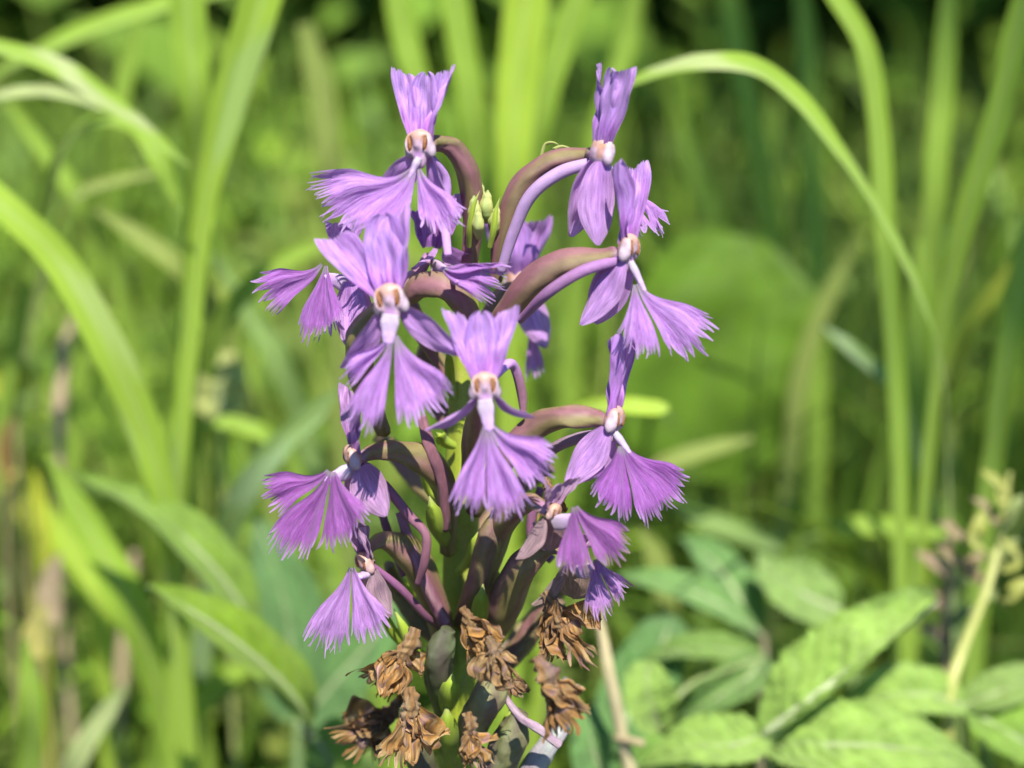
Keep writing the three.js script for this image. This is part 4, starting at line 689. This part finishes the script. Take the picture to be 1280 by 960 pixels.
OV([[578, 700, -0.01, 9], [620, 640, -0.02, 14], [660, 600, -0.024, 14], [690, 585, -0.022, 8]], { seed: 21 });
OV([[572, 650, -0.01, 9], [520, 600, -0.02, 14], [490, 560, -0.026, 14], [470, 545, -0.026, 7]], { seed: 22 });
OV([[580, 560, -0.008, 8], [545, 500, -0.016, 12], [530, 450, -0.02, 13], [540, 415, -0.018, 7]], { seed: 23 });
OV([[574, 780, 0.0, 9], [600, 720, 0.012, 15], [612, 670, 0.016, 15], [622, 640, 0.016, 8]], { seed: 24, c0: [0.2, 0.1, 0.1] });
OV([[568, 820, -0.006, 9], [520, 770, -0.008, 14], [496, 735, -0.008, 13], [486, 706, -0.004, 7]], { seed: 25, c0: [0.14, 0.1, 0.07] });
OV([[578, 840, -0.01, 9], [640, 800, -0.018, 14], [690, 748, -0.02, 13], [712, 720, -0.016, 7]], { seed: 26, c0: [0.17, 0.1, 0.09] });

// --- withered flowers: collapsed brown petals on their ovaries
function withered(at, size, dir, seed, o = {}) {
  const pos = W(at[0], at[1], at[2]), f = partGroup('withered_flower', orchid, pos, o.label), r = rng(seed), n = o.n ?? 4;
  const B1 = mul(o.c1 ?? [0.54, 0.27, 0.06], 0.95), B2 = o.c2 ?? [0.12, 0.055, 0.02], B3 = [0.62, 0.43, 0.2], GREY = [0.33, 0.2, 0.3];
  const ang = rad(dir), TM = new THREE.Matrix4().compose(pos, new THREE.Quaternion().setFromEuler(new THREE.Euler(0, 0, ang)), V(U, U, U));   // dir: the way the bloom hangs, 0 down, 90 right
  const tone = (u, v, sd) => mix(mix(mix(B2, B1, clamp(0.65 + 1.2 * noise(u * 12, v * 1.6, sd), 0, 1)), B3, 0.75 * sst(noise(u * 17, v * 2, sd + 9), 0, 0.4)), GREY, 0.4 * sst(noise(u * 3, v * 3, sd + 4), 0.2, 0.5));
  const crush = (g, a, q, sd) => { const p = g.attributes.position; for (let k = 0; k < p.count; k++) { const x = p.getX(k), y = p.getY(k), z = p.getZ(k); p.setXYZ(k, x + a * noise(x * q, y * q, z * q + sd), y + a * noise(x * q + 9, y * q, z * q + sd), z + a * 1.2 * noise(x * q, y * q + 7, z * q + sd)); } };
  for (let i = 0; i < 2; i++) {                                     // the shrunken lip: two limp pleated lobes
    const sd = seed * 7 + i, L = size * (0.95 + 0.35 * r()), c = (i ? 12 : -16) + (r() - 0.5) * 16, hw = 15 + 12 * r();
    const g = lobeSheet({ a0: c - hw, a1: c + hw, L0: L, L1: L * (0.8 + 0.3 * r()), N: 7, droop: 60 + 40 * r(), curl: 10 + 50 * r(), cup: 0.5, off: 4 * i, r0: 4, seed: sd, fringe: 0.24, col: (u, q) => tone(u, q, sd) });
    crush(g, size * 0.1, 3.4 / size, sd);
    g.applyMatrix4(new THREE.Matrix4().makeTranslation(0, size * 0.25, 0)); g.applyMatrix4(TM); g.computeVertexNormals();
    part('withered_lip', g, witherMat, f);
  }
  for (let i = 0; i < n; i++) {
    const len = size * (0.55 + 0.5 * r()), w = size * (0.15 + 0.16 * r()), sd = seed * 13 + i, spread = (r() - 0.5) * (o.spread ?? 1.5);
    const g = petalSheet({ len, w, prof: (v) => 0.3 + 0.7 * Math.sin(Math.PI * Math.min(0.93, v)), cup: (r() - 0.2) * 2, bend: (r() - 0.5) * 3, teeth: 0.15, seed: sd, wave: 0.16, ruffle: size * 0.05, nu: 20, nv: 24, col: (u, v) => tone(u, v, sd) });
    crush(g, size * 0.11, 3.4 / size, sd);
    g.applyMatrix4(E4z(Math.PI + spread, (r() - 0.5) * 2.6, (r() - 0.5) * 0.7, (r() - 0.5) * size * 0.25, size * (0.1 + 0.2 * r()), (r() - 0.3) * size * 0.3)); g.applyMatrix4(TM); g.computeVertexNormals();
    part('withered_petal', g, witherMat, f);
  }
  const X = (x, y, z) => V(x * size, y * size, z * size).applyMatrix4(TM);
  part('withered_tube', tube([[X(0, 0.62, -0.15), size * 0.09 * U], [X(0.03, 0.3, 0), size * 0.15 * U], [X(-0.02, 0.02, 0.06), size * 0.13 * U], [X(0.03, -0.2, 0.02), size * 0.04 * U]], { nr: 18, ns: 36, ribs: 5, ribAmp: 0.22, twist: 3, rough: 0.7, seed, col: (t, a) => tone(a / 6.3, t, seed) }), witherMat, f);
  return f;
}
withered([500, 824, 0.018], 66, -28, 41, { n: 8, label: 'brown withered flower below the lowest left lilac lip' });
withered([474, 904, 0.006], 68, -45, 42, { n: 8, c1: [0.34, 0.17, 0.045], label: 'dark brown withered flower hanging lowest on the left' });
withered([512, 900, 0.026], 62, 0, 43, { n: 6, spread: 0.9, label: 'brown withered flower hanging straight down at the bottom edge' });
withered([592, 786, 0.03], 44, 30, 44, { n: 6, label: 'upper part of a twisted brown withered flower in front of the stem' });
withered([620, 826, 0.034], 46, 20, 45, { n: 7, c1: [0.5, 0.3, 0.12], label: 'lower part of the twisted brown withered flower in front of the stem' });
withered([590, 920, 0.034], 44, 12, 46, { n: 6, label: 'small brown withered flower at the bottom edge on the stem' });
withered([698, 780, 0.026], 64, 22, 47, { n: 8, c1: [0.5, 0.24, 0.06], label: 'brown papery withered flower under the lowest right violet lip' });
withered([692, 862, 0.042], 64, 30, 48, { n: 7, c1: [0.52, 0.27, 0.08], label: 'orange-brown blurred withered flower at the lower right' });
withered([686, 620, 0.014], 36, 10, 49, { n: 5, label: 'small brown withered remains beside the central lip' });
withered([640, 850, 0.014], 30, 40, 50, { n: 4, c1: [0.3, 0.16, 0.06] });

renderer.render(scene, camera);
